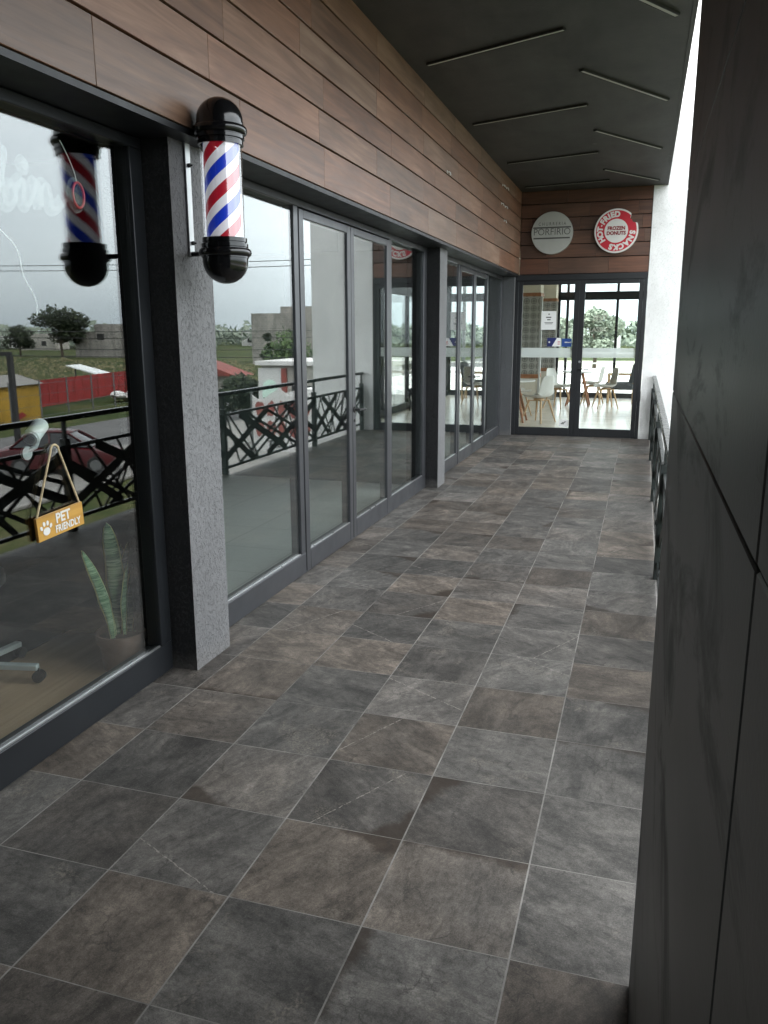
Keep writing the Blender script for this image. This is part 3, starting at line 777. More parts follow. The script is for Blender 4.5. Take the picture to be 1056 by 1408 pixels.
# ---- barber pole
bc = Vector((-1.748, 3.29, 1.80))
bp = thing('barber_pole', 'red white and blue barber pole with black domed caps on the pillar', 'barber pole', bc)
def prof(l, up, z): return [(r, z + up * h) for r, h in l]
ring = [(.086, -.016), (.0955, -.016), (.0955, .000), (.0915, .002), (.0915, .006), (.100, .008), (.100, .021), (.0965, .023), (.0965, .027), (.106, .028), (.1115, .034), (.1130, .043), (.1115, .052), (.106, .058), (.1005, .060), (.1005, .066), (.097, .067), (.097, .080)]
dome = [(.097 * math.cos(a), .080 + .092 * math.sin(a)) for a in [PI / 2 * i / 9 for i in range(1, 10)]]
MB().lathe(prof(ring + dome, -1, 1.975), (bc.x, bc.y, 0)).build('cap', 'black', bp)
MB().lathe(prof(ring + dome, 1, 2.378), (bc.x, bc.y, 0)).build('cap', 'black', bp)
st = MB().lathe([(.0735, 1.976), (.0735, 2.377)], (bc.x, bc.y, 0), 64).build('striped_drum', 'stripes', bp)
MB().lathe([(.087, 1.978), (.087, 2.375)], (bc.x, bc.y, 0), 64).build('glass_cylinder', 'glass3', bp)
m = MB(); m.box(-1.956, -1.950, 3.345, 3.385, 1.93, 2.40); m.build('mounting_strip', 'steel_white', bp, bevel=.001)
for z in (1.938, 2.418):
    m = MB(); m.tube([(-1.957, 3.36, z), (-1.92, 3.36, z), (-1.90, 3.35, z), (bc.x - .06, bc.y + .03, z)], .011, 10); m.build('arm', 'black', bp)
for z in (1.985, 2.31):
    m = MB(); m.lathe([(0, 0), (.009, 0), (.009, .012), (.004, .013), (.004, .022), (0, .022)], (-1.950, 3.365, z), 10, 'x'); m.build('screw', 'blackmat', bp)

# ---- white switch box on the second shopfront
sb = thing('switch_box', 'small white box on the shopfront frame behind the first pillar', 'box', (-2.08, 3.66, 1.50))
MB().box(-2.089, -2.060, 3.60, 3.66, 1.50, 1.62).build('cover', 'white', sb, bevel=.006)
MB().box(-2.0595, -2.058, 3.615, 3.645, 1.535, 1.585).build('button', 'paper', sb)

# ---- pet friendly sign
pt = thing('pet_sign', 'wooden PET FRIENDLY board hanging on a cord against the left window', 'sign', (-2.09, 2.51, .83))
xd = Vector((0, 1, .055)).normalized(); yd = Vector((0, -.055, 1)).normalized(); o_ = Vector((-2.082, 2.512, .893))
fp = lambda u, v, w: o_ + xd * u + yd * v + Vector((1, 0, 0)) * w
MB().prism([(-.131, -.046), (.131, -.046), (.131, .046), (-.131, .046)], lambda u, v, w: fp(u, v, -w), .012).build('board', 'board', pt, bevel=.002)
text('lettering', 'PET', .052, 'sign_white', pt, fp(.012, .018, .001), xd, yd, .0008, .0015)
text('lettering', 'FRIENDLY', .038, 'sign_white', pt, fp(.035, -.022, .001), xd, yd, .0008, .001, xs=.86)
m = MB()
def blob(u, v, a, b, rot=0):
    P = [(u + a * math.cos(k) * math.cos(rot) - b * math.sin(k) * math.sin(rot), v + a * math.cos(k) * math.sin(rot) + b * math.sin(k) * math.cos(rot)) for k in [2 * PI * i / 20 for i in range(20)]]
    m.prism(P, lambda x, y, w: fp(x, y, .0003 + w), .0012)
blob(-.085, -.014, .019, .015); blob(-.111, .003, .0065, .009, .5); blob(-.095, .016, .0065, .0095, .15); blob(-.076, .016, .0065, .0095, -.15); blob(-.060, .003, .0065, .009, -.5)
m.build('paw_print', 'sign_white', pt)
hk = Vector((-2.090, 2.520, 1.165))
m = MB(); arc = [hk + Vector((0, .022 * math.cos(a), .022 * math.sin(a))) for a in [PI * i / 10 for i in range(11)]]
m.tube([fp(.118, .046, -.004)] + arc + [fp(-.122, .046, -.004)], .0042, 7); m.build('cord', 'cord', pt)
m = MB(); m.lathe([(0, 0), (.024, 0), (.018, .008), (.008, .012), (.008, .022), (0, .022)], (-2.102, hk.y, hk.z), 20, 'x'); m.build('suction_hook', 'acryl', pt)

# ---- security camera behind the window
sc = thing('security_camera', 'white bullet security camera behind the left window', 'camera', (-2.17, 2.50, 1.2))
d = Vector((.25, -.85, -.36)).normalized(); c0 = Vector((-2.165, 2.55, 1.258))
m = MB(); m.tube([c0, c0 + d * .105], .030, 24); m.build('body', 'white', sc, bevel=.006)
m = MB(); m.tube([c0 + d * .1055, c0 + d * .112], .026, 24); m.tube([c0 + d * .112, c0 + d * .1135], .0, 24, .02); m.build('face', 'steel_white', sc)
m = MB(); m.tube([c0 + d * .1125, c0 + d * .120], .017, 20); m.build('lens', 'black', sc)
m = MB(); m.tube([c0 + d * .03 - Vector((0, 0, .03)), c0 + d * .02 + Vector((-.01, -.02, -.075)), c0 + Vector((-.02, -.07, -.095))], .010, 10); m.lathe([(0, 0), (.026, 0), (.026, .01), (0, .01)], c0 + Vector((-.02, -.075, -.10)), 16, 'x'); m.build('bracket', 'steel_white', sc)

# ---- neon sign on the window
ns = thing('neon_sign', 'unlit white script neon sign on clear acrylic behind the left window', 'neon sign', (-2.165, 2.6, 2.0))
def stroke(pts, n=10):
    out = []; P = [pts[0]] + pts + [pts[-1]]
    for i in range(1, len(P) - 2):
        for k in range(n):
            t = k / n; a, b, c, d_ = [Vector(x) for x in P[i - 1:i + 3]]
            out.append(.5 * ((2 * b) + (c - a) * t + (2 * a - 5 * b + 4 * c - d_) * t * t + (3 * b - a - 3 * c + d_) * t ** 3))
    out.append(Vector(P[-2])); return out
N3 = lambda y, z: (-2.130, y, z)
script = [
    [(2.36, 2.03), (2.41, 2.08), (2.455, 2.19), (2.445, 2.215), (2.432, 2.17), (2.437, 2.05), (2.46, 2.035), (2.49, 2.06), (2.485, 2.10), (2.455, 2.09)],
    [(2.49, 2.09), (2.535, 2.125), (2.533, 2.06), (2.55, 2.045), (2.585, 2.09)],
    [(2.585, 2.09), (2.61, 2.13), (2.618, 2.05), (2.63, 2.11), (2.66, 2.13), (2.675, 2.09), (2.68, 2.05), (2.72, 2.06), (2.76, 2.09)],
    [(2.20, 2.07), (2.26, 2.16), (2.31, 2.08), (2.27, 2.03), (2.22, 2.07)]]
m = MB(); ba = MB(); k_ = 0
for sk in script:
    P = stroke([N3(*q) for q in sk]); m.tube(P, .0075, 8)
    W = []
    n = len(P)
    L, Rr = [], []
    for i, p in enumerate(P):
        t_ = (P[min(i + 1, n - 1)] - P[max(i - 1, 0)]).normalized(); nn = Vector((0, -t_.z, t_.y)); k_ += 1
        q = p + Vector((-.016 - .00003 * k_, 0, 0)); L.append(q + nn * .026); Rr.append(q - nn * .026)
    ba.grid([L, Rr], False); ba.grid([[p + Vector((.003, 0, 0)) for p in L], [p + Vector((.003, 0, 0)) for p in Rr]], False)
m.lathe([(0, -.004), (.016, -.004), (.016, .004), (0, .004)], (-2.130, 2.548, 2.178), 16, 'x')
ba.lathe([(0, 0), (.034, 0), (.034, .003), (0, .003)], (-2.1425, 2.548, 2.178), 24, 'x')
m.build('tube_lettering', 'neon', ns); ba.build('acrylic_back', 'acryl', ns)
o_c = [(-2.128, 2.832 + .033 * math.cos(a), 2.118 + .046 * math.sin(a)) for a in [2 * PI * i / 28 for i in range(29)]]
MB().tube(o_c, .005, 8).build('red_letter', 'neon_red', ns)
MB().prism([(2.832 + .05 * math.cos(2 * PI * i / 28), 2.118 + .066 * math.sin(2 * PI * i / 28)) for i in range(28)], lambda u, v, w: (-2.144 + w, u, v), .003).build('acrylic_letter', 'acryl', ns)
MB().tube(stroke([N3(2.75, 2.30), N3(2.79, 2.25), N3(2.82, 2.20), N3(2.83, 2.16)]), .0022, 6).build('cable', 'white', ns)
MB().tube(stroke([N3(2.30, 2.0), N3(2.46, 1.90), N3(2.49, 1.80), N3(2.53, 1.74), N3(2.545, 1.70), N3(2.54, 1.66)]), .0022, 6).build('cable', 'white', ns)

# ---- snake plant
pp = thing('potted_plant', 'snake plant in a grey pot behind the left window', 'plant', (-2.33, 3.165, 0))
pz = Vector((-2.335, 3.165, 0)); PH = .185
m = MB(); m.lathe([(0, .002), (.088, .002), (.090, .01), (.108, PH - .045), (.117, PH - .045), (.119, PH), (.110, PH), (.107, PH - .02)], pz, 40); m.build('pot', 'pot', pp)
m = MB(); m.lathe([(.107, PH - .026), (.05, PH - .018), (0, PH - .012)], pz, 28); m.build('soil', 'soil', pp)
def blade(base, tip, bend, w, face, seed):
    r = random.Random(seed); base, tip, bend = Vector(base), Vector(tip), Vector(bend)
    n = 22; rows = []; at = []
    for i in range(n + 1):
        t = i / n; p = base.lerp(tip, t) + bend * (4 * t * (1 - t)) * .5
        tan = (tip - base + bend * (2 - 4 * t)).normalized()
        s = Vector((math.cos(face + t * .7), math.sin(face + t * .7), 0)); s = (s - tan * s.dot(tan)).normalized(); nrm = tan.cross(s)
        ww = w * (.34 + 1.5 * t) * (1 if t < .45 else 1) if t < .45 else w * (1.015 * math.sqrt(max(0, 1 - ((t - .45) / .55) ** 2.2)) + .002)
        ww *= 1 + .05 * math.sin(t * 17 + seed)
        row = []
        for k in range(-3, 4):
            row.append(p + s * (ww * k / 3) + nrm * (abs(k / 3) ** 2 * ww * .45)); at.append(abs(k) / 3 * .93 if abs(k) == 3 else abs(k) / 6)
        rows.append(row)
    m = MB(); m.grid(rows)
    o = m.build('leaf', 'snake', pp, attr=('rim', at))
    md = o.modifiers.new('thick', 'SOLIDIFY'); md.thickness = .004
BL = [((-.01, -.02), (-.01, -.03, .73), (.0, .06, 0), .044, .3), ((.0, -.06), (.03, -.27, .66), (0, .08, 0), .030, 1.0), ((.02, .04), (.04, .28, .70), (0, -.10, .0), .034, .5),
      ((.04, .05), (.04, .27, .47), (0, .02, 0), .036, .3), ((-.04, .02), (-.05, .12, .58), (0, .02, 0), .030, .1), ((-.01, -.03), (.0, -.14, .44), (0, .03, 0), .020, .8),
      ((.03, -.01), (.05, .03, .52), (0, -.03, 0), .018, .9), ((-.03, .05), (-.02, .15, .60), (0, -.05, 0), .024, .7)]
for i, (b, tp, bn, w, fa) in enumerate(BL):
    blade(pz + Vector((b[0], b[1], PH - .03)), pz + Vector((tp[0], tp[1], tp[2])), bn, w, fa, i)

# ---- salon stool
ss = thing('salon_stool', 'stool with pale metal star base on castors inside the barber shop', 'stool', (-2.885, 2.82, 0))
hb = Vector((-2.90, 2.80, .085))
m = MB(); m.tube([hb - Vector((0, 0, .02)), hb + Vector((0, 0, .05))], .035, 18); m.build('hub', 'steel_white', ss)
m = MB(); m.tube([hb + Vector((0, 0, .05)), hb + Vector((0, 0, .40))], .022, 16); m.build('column', 'blackmat', ss)
m = MB(); m.lathe([(0, .455), (.17, .46), (.185, .475), (.185, .52), (.16, .54), (0, .545)], (hb.x, hb.y, 0), 36); m.build('seat', 'blackmat', ss)
for k in range(5):
    a = rad(18 + 72 * k); dv = Vector((math.cos(a), math.sin(a), 0)); e = hb + dv * .31 - Vector((0, 0, .012))
    m = MB(); m.bar(hb + dv * .02, e, .036, .028); lg = m.build('leg', 'steel_white', ss, bevel=.005)
    n = Vector((-dv.y, dv.x, 0)); c = e + dv * .0 + Vector((0, 0, -.045))
    m = MB(); m.tube([c - n * .020, c - n * .006], .027, 18); m.tube([c + n * .006, c + n * .020], .027, 18); m.tube([c, c + Vector((0, 0, .04))], .006, 8); m.build('castor', 'blackmat', lg)

# ================================================================ CAFE
cr = thing('cafe_room', 'cream cafe interior seen through the black doors', 'room', (-3, 17, 0))
MB().box(-6.9, -6.8, 13.0, 20.5, 0, 2.86).build('side_wall', 'wall_cream', cr)
MB().box(-6.79, .55, 13.02, 20.5, 2.80, 2.86).build('ceiling_board', 'wall_cream', cr)
MB().box(-6.79, -1.95, 13.0, 13.015, 0, 2.79).build('front_wall', 'wall_cream', cr)
MB().box(-6.79, -2.02, 20.42, 20.55, 0, 2.79).build('back_wall', 'wall_cream', cr)
def cafe_window(label, axis, pos, a0, a1, mull):
    t = thing('cafe_window', label, 'window', ((a0 + a1) / 2, pos, 0) if axis == 'y' else (pos, (a0 + a1) / 2, 0))
    def bx(m, u0, u1, z0, z1, d=.04):
        return m.box(u0, u1, pos - d, pos + d, z0, z1) if axis == 'y' else m.box(pos - d, pos + d, u0, u1, z0, z1)
    m = MB(); bx(m, a0, a1, .002, .13); bx(m, a0, a1, 2.31, 2.50); bx(m, a0, a1, 2.77, 2.797)
    for u in mull:
        bx(m, u - .03, u + .03, .1305, 2.3095); bx(m, u - .03, u + .03, 2.5005, 2.7695)
    m.build('frame', 'frame_black', t)
    us = sorted(mull)
    for i in range(len(us) - 1):
        p = MB(); bx(p, us[i] + .031, us[i + 1] - .031, .131, 2.309, .003); p.build('pane', 'glass2', t)
        p = MB(); bx(p, us[i] + .031, us[i + 1] - .031, 2.501, 2.769, .003); p.build('pane', 'glass2', t)
    return t
cw = cafe_window('black framed window across the back of the cafe', 'y', 20.48, -2.02, .50, [-1.99, -1.79, -.64, .47])
cafe_window('black framed window along the right side of the cafe', 'x', .52, 13.02, 20.43, [13.05, 14.9, 16.7, 18.5, 20.40])  # full-length side glazing, laid out to brighten the cafe
text('window_lettering', 'BEST', .15, 'sign_white', cw, (-1.02, 20.46, 1.90), ext=.001, off=.002)
text('window_lettering', '* * *', .11, 'sign_white', cw, (-1.10, 20.46, 1.79), ext=.001, off=.002)
text('window_lettering', 'CLASSIC', .14, 'sign_white', cw, (-1.10, 20.46, 1.62), ext=.001, off=.002)
def column(x0, x1, y0, y1, label):
    t = thing('tiled_column', label, 'column', ((x0 + x1) / 2, (y0 + y1) / 2, 0), 'patterned columns in the cafe')
    MB().box(x0, x1, y0, y1, .75, 2.26).build('tile_panel', 'pattern', t)
    MB().box(x0, x1, y0, y1, 2.33, 2.795).build('shaft', 'wall_cream', t)
    MB().box(x0, x1, y0, y1, 0, .67).build('shaft', 'wall_cream', t)
    MB().box(x0 - .015, x1 + .015, y0 - .015, y1 + .015, 2.261, 2.329).build('trim', 'brownwood', t)
    MB().box(x0 - .015, x1 + .015, y0 - .015, y1 + .015, .671, .749).build('trim', 'brownwood', t)
    MB().box(x1 + .001, x1 + .045, y0 - .01, y0 + .05, .0, 2.26).build('corner_strip', 'wwall', t)
column(-2.55, -1.985, 16.6, 17.1, 'nearer patterned tile column with white corner strip in the cafe')
column(-2.38, -1.985, 19.6, 20.0, 'farther patterned tile column beside the back window of the cafe')

def make_chair(label):
    t = thing('cafe_chair', label, 'chair', (0, 0, 0), 'white shell chairs in the cafe')
    prof_ = [(.225, .435, .185), (.205, .452, .20), (.12, .445, .215), (.0, .435, .225), (-.10, .44, .23), (-.165, .47, .232), (-.20, .53, .232), (-.215, .62, .225), (-.232, .72, .205), (-.248, .80, .175), (-.254, .832, .13)]
    rows = []
    for y, z, w in prof_:
        row = []
        for k in range(-5, 6):
            q = k / 5; lift = (q ** 4) * .055 if z < .5 else 0; fwd = (q * q) * (.06 if z > .5 else .0)
            row.append((q * w, y + fwd, z + lift))
        rows.append(row)
    m = MB(); m.grid(rows); sh = m.build('seat_shell', 'shell', t)
    md = sh.modifiers.new('thick', 'SOLIDIFY'); md.thickness = .012; md.offset = 0
    md = sh.modifiers.new('smooth', 'SUBSURF'); md.levels = 1; md.render_levels = 1
    for sx in (-1, 1):
        for sy in (-1, 1):
            MB().tube([(sx * .225, sy * .215, 0), (sx * .12, sy * .12, .40)], .012, 10, .020).build('leg', 'lightwood', t)
    m = MB(); m.bar((-.13, -.13, .395), (.13, .13, .395), .03, .022); m.bar((-.13, .13, .39), (.13, -.13, .39), .03, .022); m.lathe([(0, .40), (.09, .40), (.09, .425), (0, .425)], (0, 0, 0), 20); m.build('underframe', 'lightwood', t)
    return t
chair = make_chair('white shell chair nearest the doors on the left')
chair.location = (-1.72, 14.72, 0); chair.rotation_euler = (0, 0, rad(62))
for (x, y, a, l) in [(-.70, 17.85, 108, 'white shell chair alone behind the right door'), (-1.66, 17.55, -115, 'white shell chair behind the nearest one, facing right'),
                     (-1.02, 18.75, 85, 'white shell chair half hidden by the door stile'), (-2.28, 15.9, -60, 'white shell chair beyond the left table edge')]:
    c = copy_tree(chair); c.location = (x, y, 0); c.rotation_euler = (0, 0, rad(a)); c['label'] = l
def table(x, y, r, label, wood):
    t = thing('cafe_table', label, 'table', (x, y, 0), 'white cafe tables')
    m = MB(); m.lathe([(0, .715), (r - .02, .715), (r, .722), (r, .738), (r - .005, .742), (0, .742)], (x, y, 0), 48); m.build('tabletop', 'white', t)
    for k in range(4):
        a = rad(45 + 90 * k); MB().tube([(x + .34 * math.cos(a), y + .34 * math.sin(a), 0), (x + .10 * math.cos(a), y + .10 * math.sin(a), .714)], .02, 10, .026).build('leg', wood, t)
table(-2.20, 14.75, .40, 'white round table with brown legs at the left of the cafe doorway', 'brownwood')
table(-1.30, 18.35, .36, 'white round table behind the door stile in the cafe', 'brownwood')
ac = thing('armchair', 'charcoal armchair with wooden legs behind the lone white chair', 'armchair', (-.42, 19.3, 0))
m = MB(); m.box(-.78, -.15, 19.0, 19.6, .30, .46); m.build('seat', 'charcoal_fabric', ac, bevel=.05, seg=3)
m = MB(); m.prism([(-.20, .44), (-.08, .44), (.0, .86), (-.05, .90), (-.11, .86)], lambda u, v, w: (u - .08, 19.02 + w, v), .56); m.build('backrest', 'charcoal_fabric', ac, bevel=.03, seg=3)
for x in (-.70, -.16):
    for y in (19.05, 19.55): MB().tube([(x, y, 0), (x, y, .62)], .022, 10).build('leg', 'lightwood', ac)
for y in (19.05, 19.55): MB().bar((-.73, y, .635), (-.10, y, .635), .05, .03).build('armrest', 'lightwood', ac)
dk = thing('dark_chair', 'dark upholstered chair cut off by the right door frame', 'chair', (-.02, 16.3, 0))
m = MB(); m.box(-.12, .34, 16.1, 16.55, .30, .46); m.build('seat', 'charcoal_fabric', dk, bevel=.04, seg=3)
m = MB(); m.box(-.13, -.04, 16.12, 16.53, .44, .80); m.build('backrest', 'charcoal_fabric', dk, bevel=.03, seg=3)
for x in (-.09, .30):
    for y in (16.14, 16.5): MB().tube([(x, y, 0), (x, y, .31)], .018, 8).build('leg', 'blackmat', dk)

# terrace beyond the cafe
tr = thing('terrace', 'pale terrace slab with thin white rails behind the cafe', 'terrace', (-1, 22.5, -.1))
MB().box(-8, 4.5, 20.95, 38, -.3, -.05).build('slab', 'terrace', tr)
m = MB()
for z in (.35, .65, .95): m.tube([(-8, 25.3, z), (4.5, 25.3, z)], .018, 8)
for x in [-7.9 + 2.05 * i for i in range(7)]: m.tube([(x, 25.3, -.05), (x, 25.3, .95)], .022, 8)
m.build('rails', 'wwall', tr)

# ================================================================ OUTSIDE
def box_house(name, label, cat, x0, x1, y0, y1, h, mat, win=(), roof=None, group=None, parapet=None):
    t = thing(name, label, cat, ((x0 + x1) / 2, (y0 + y1) / 2, ZG), group)
    MB().box(x0, x1, y0, y1, ZG - .2, ZG + h).build('wall', mat, t)
    if roof: MB().box(x0 - .25, x1 + .25, y0 - .25, y1 + .25, ZG + h + .002, ZG + h + .22).build('roof', roof, t)
    if parapet: MB().box(*parapet[:4], ZG + h + .002, ZG + h + parapet[4]).build('roof_room', mat, t)
    for side, c, z, w, hh in win:
        z += ZG
        if side == 's': m = MB().box(c - w / 2, c + w / 2, y0 - .03, y0 + .05, z, z + hh)
        else: m = MB().box(x0 - .03, x0 + .05, c - w / 2, c + w / 2, z, z + hh)
        m.build('window', 'conc_dark', t)
    return t
box_house('block_building', 'big bare concrete block building with a raised roof corner', 'building', 36, 53.5, 116, 130, 7.6, 'block', parapet=(36, 49, 117, 126, 1.0))
bh = box_house('flat_house', 'low grey house with white roof edge and dark doorway', 'house', 8.2, 15.2, 40, 47, 3.15, 'conc', [('s', 12.7, .2, 1.5, 1.9)], 'wwall')
m = MB().box(14.0, 15.35, 39.90, 39.995, ZG, ZG + 3.0).build('white_panel', 'wwall', bh)
P = [(-.45, .6), (.45, .6)] + [(.45 * math.cos(a), 1.9 + .5 * math.sin(a)) for a in [PI * i / 12 for i in range(13)]]
MB().prism(P, lambda u, v, w: (14.67 + u, 39.87 + w, ZG + v), .025).build('arch', 'mint', bh)
MB().box(13.70, 13.99, 39.85, 39.995, ZG, ZG + 3.0).build('pier', 'roof_red', bh)
rh = thing('red_roof_house', 'small house with sloping red tiled roof behind shrubs', 'house', (27.5, 58, ZG))
MB().box(24.5, 31, 54.5, 56.6, ZG - .2, ZG + 1.7).build('wall', 'conc', rh)
MB().prism([(24.0, 0), (31.6, 0), (27.75, 1.25)], lambda u, v, w: (u, 54.0 + w, ZG + 1.71 + v), 2.9).build('roof', 'roof_red', rh)
box_house('half_built_house', 'unfinished block house with stair tower beyond the big tree', 'house', 84, 103, 138, 152, 5.0, 'block', [('s', 87, 3.4, 2.0, 1.3), ('s', 97, 3.4, 1.6, 1.2)], parapet=(92, 99, 139, 146, 1.4))
far = [(150, 190, 12, 6, 4.5), (175, 205, 16, 6, 4), (210, 215, 18, 8, 5), (100, 250, 14, 8, 4), (120, 262, 10, 8, 5), (138, 240, 9, 8, 3.6), (80, 270, 14, 8, 4.2), (60, 290, 16, 8, 4), (-40, 220, 14, 8, 5), (-70, 260, 18, 8, 4.5), (5, 250, 16, 8, 4.4), (-15, 190, 10, 7, 4)]
for i, (x, y, w, d_, h) in enumerate(far):
    box_house('far_house', 'small pale house on the far horizon', 'house', x, x + w, y, y + d_, h, 'wwall' if i % 3 else 'conc', [('s', x + w * .3, 1.2, 1.6, 1.3), ('s', x + w * .7, 1.2, 1.6, 1.3)], group='small pale houses on the horizon')

# red sheet fence
rf = thing('red_fence', 'red sheet metal fence across the grass field', 'fence', (33, 50, ZG))
m = MB(); seg_ = 40
pts_ = [(32.2 + .17 * (y - 42), y) for y in [40 + i * .55 for i in range(46)]]
for i in range(len(pts_) - 1):
    (xa, ya), (xb, yb) = pts_[i], pts_[i + 1]
    m.bar((xa + .03 * (i % 2), ya, ZG + 1.05), (xb + .03 * (i % 2), yb, ZG + 1.05), .02, 1.7)
m.build('sheets', 'fence_red', rf)
for i in range(0, len(pts_), 6): MB().box(pts_[i][0] + .06, pts_[i][0] + .14, pts_[i][1] - .04, pts_[i][1] + .04, ZG, ZG + 1.95).build('post', 'pole_wood', rf)
wfn = thing('wire_fence', 'thin wire fence with grey posts in front of the red fence', 'fence', (27, 42, ZG))
for i in range(12): MB().tube([(27 + .25 * i, 30 + 2.6 * i, ZG), (27 + .25 * i, 30 + 2.6 * i, ZG + 2.3)], .045, 8).build('post', 'pole_wood', wfn)
m = MB()
for z in (.3, .9, 1.5, 2.1): m.tube([(27, 30, ZG + z), (29.75, 58.6, ZG + z)], .012, 5)
m.build('wires', 'pole_wood', wfn)
hu = thing('yellow_hut', 'yellow painted hut with grey roof beside the red fence', 'hut', (30.2, 38, ZG))
MB().box(29.0, 32.4, 36.0, 39.3, ZG, ZG + 2.0).build('wall', 'yellow', hu)
MB().prism([(28.8, 0), (32.6, 0), (30.7, .5)], lambda u, v, w: (u, 35.8 + w, ZG + 2.002 + v), 3.7).build('roof', 'pave', hu)
MB().prism([(0, 1.1), (.35, 1.8), (.6, 1.3), (.9, 1.7), (.5, .9), (.2, .8)], lambda u, v, w: (29.4 + u, 35.97 + w, ZG + v), .025).build('painted_mark', 'fence_red', hu)
MB().prism([(0, .3), (.9, .5), (1.2, .3), (.6, .1)], lambda u, v, w: (28.97 + w, 36.8 + u, ZG + v), .025).build('painted_mark', 'fence_red', hu)
# bags pile
m = MB(); rb = random.Random(3)
for i in range(9):
    c = Vector((31.2 + rb.uniform(-.6, .6), 50.5 + rb.uniform(-1.3, 1.3), ZG + .22 + rb.uniform(0, .35))); s_ = rb.uniform(.3, .5)
    m.lathe([(s_ * math.cos(a) * (1 + .1 * rb.random()), .55 * s_ * math.sin(a)) for a in [-PI / 2 + PI * k / 8 for k in range(9)]], c, 12)
single(m, 'rubble_sacks', 'wwall', 'heap of white sacks on the grass before the red fence', 'sacks', loc=(31.2, 50.5, ZG))
# banner
bn = thing('banner', 'white banner with red lettering on posts beyond the railing', 'banner', (8.5, 28, ZG))
top = [(7.2 + 2.6 * i / 14, 2.55 + .16 * math.sin(i * .9) + (.15 if 4 < i < 9 else 0)) for i in range(15)]
MB().prism([(9.8, .45), (7.2, .45)] + top, lambda u, v, w: (u, 28 + w, ZG + v), .03).build('cloth', 'wwall', bn)
g = [text('glyph', 'TEL.', .36, 'ink', bn, (8.9, 27.985, ZG + .72), (-1, 0, 0), (0, 0, 1), .004, .006)]
rl_ = random.Random(21); m = MB()
for rz, n_ in ((2.05, 5), (1.3, 5)):
    for i in range(n_):
        cx_ = 9.5 - i * .46; P = []
        for k in range(14):
            a = 2 * PI * k / 14; q = rl_.uniform(.75, 1.15); P.append((cx_ + .19 * q * math.cos(a), rz + .30 * q * math.sin(a)))
        m.prism(P, lambda u, v, w: (u, 27.975 + w, ZG + v), .02)
m.build('red_lettering', 'faded_red', bn)
for x in (7.15, 9.85): MB().tube([(x, 28.05, ZG), (x, 28.05, ZG + 2.7)], .05, 8).build('post', 'pole_wood', bn)
# canopy behind the banner
cn = thing('canopy', 'white sloping canopy on posts behind the banner', 'canopy', (9.6, 32.5, ZG))
MB().prism([(7.4, 2.35), (10.9, 2.05), (10.9, 2.12), (9.0, 2.62), (7.4, 2.45)], lambda u, v, w: (u, 31 + w, ZG + v), 3.0).build('roof', 'wwall', cn)
for x in (7.5, 10.8):
    for y in (31.1, 33.9): MB().tube([(x, y, ZG), (x, y, ZG + 2.2)], .05, 8).build('post', 'pole_wood', cn)
# tall frame post
fr = thing('post_frame', 'tall dark steel post with a cross beam by the road', 'post', (16.7, 23.4, ZG))
MB().box(16.62, 16.78, 23.32, 23.48, ZG, ZG + 4.1).build('post', 'blackmat', fr)
MB().box(16.64, 22.0, 23.34, 23.46, ZG + 4.101, ZG + 4.24).build('beam', 'blackmat', fr)
sg = thing('tilted_sheet', 'pale tilted sheet roof standing in the field', 'shelter', (42, 62, ZG))
MB().prism([(0, 3.2), (3.4, 3.9), (3.4, 4.0), (0, 3.3)], lambda u, v, w: (40.5 + u * .9, 60 + w, ZG + v - 1.9), 2.0).build('roof', 'steel_white', sg)
for x in (40.6, 43.4): MB().tube([(x, 61, ZG), (x, 61, ZG + 1.4 + (.6 if x > 42 else 0))], .06, 8).build('post', 'pole_wood', sg)

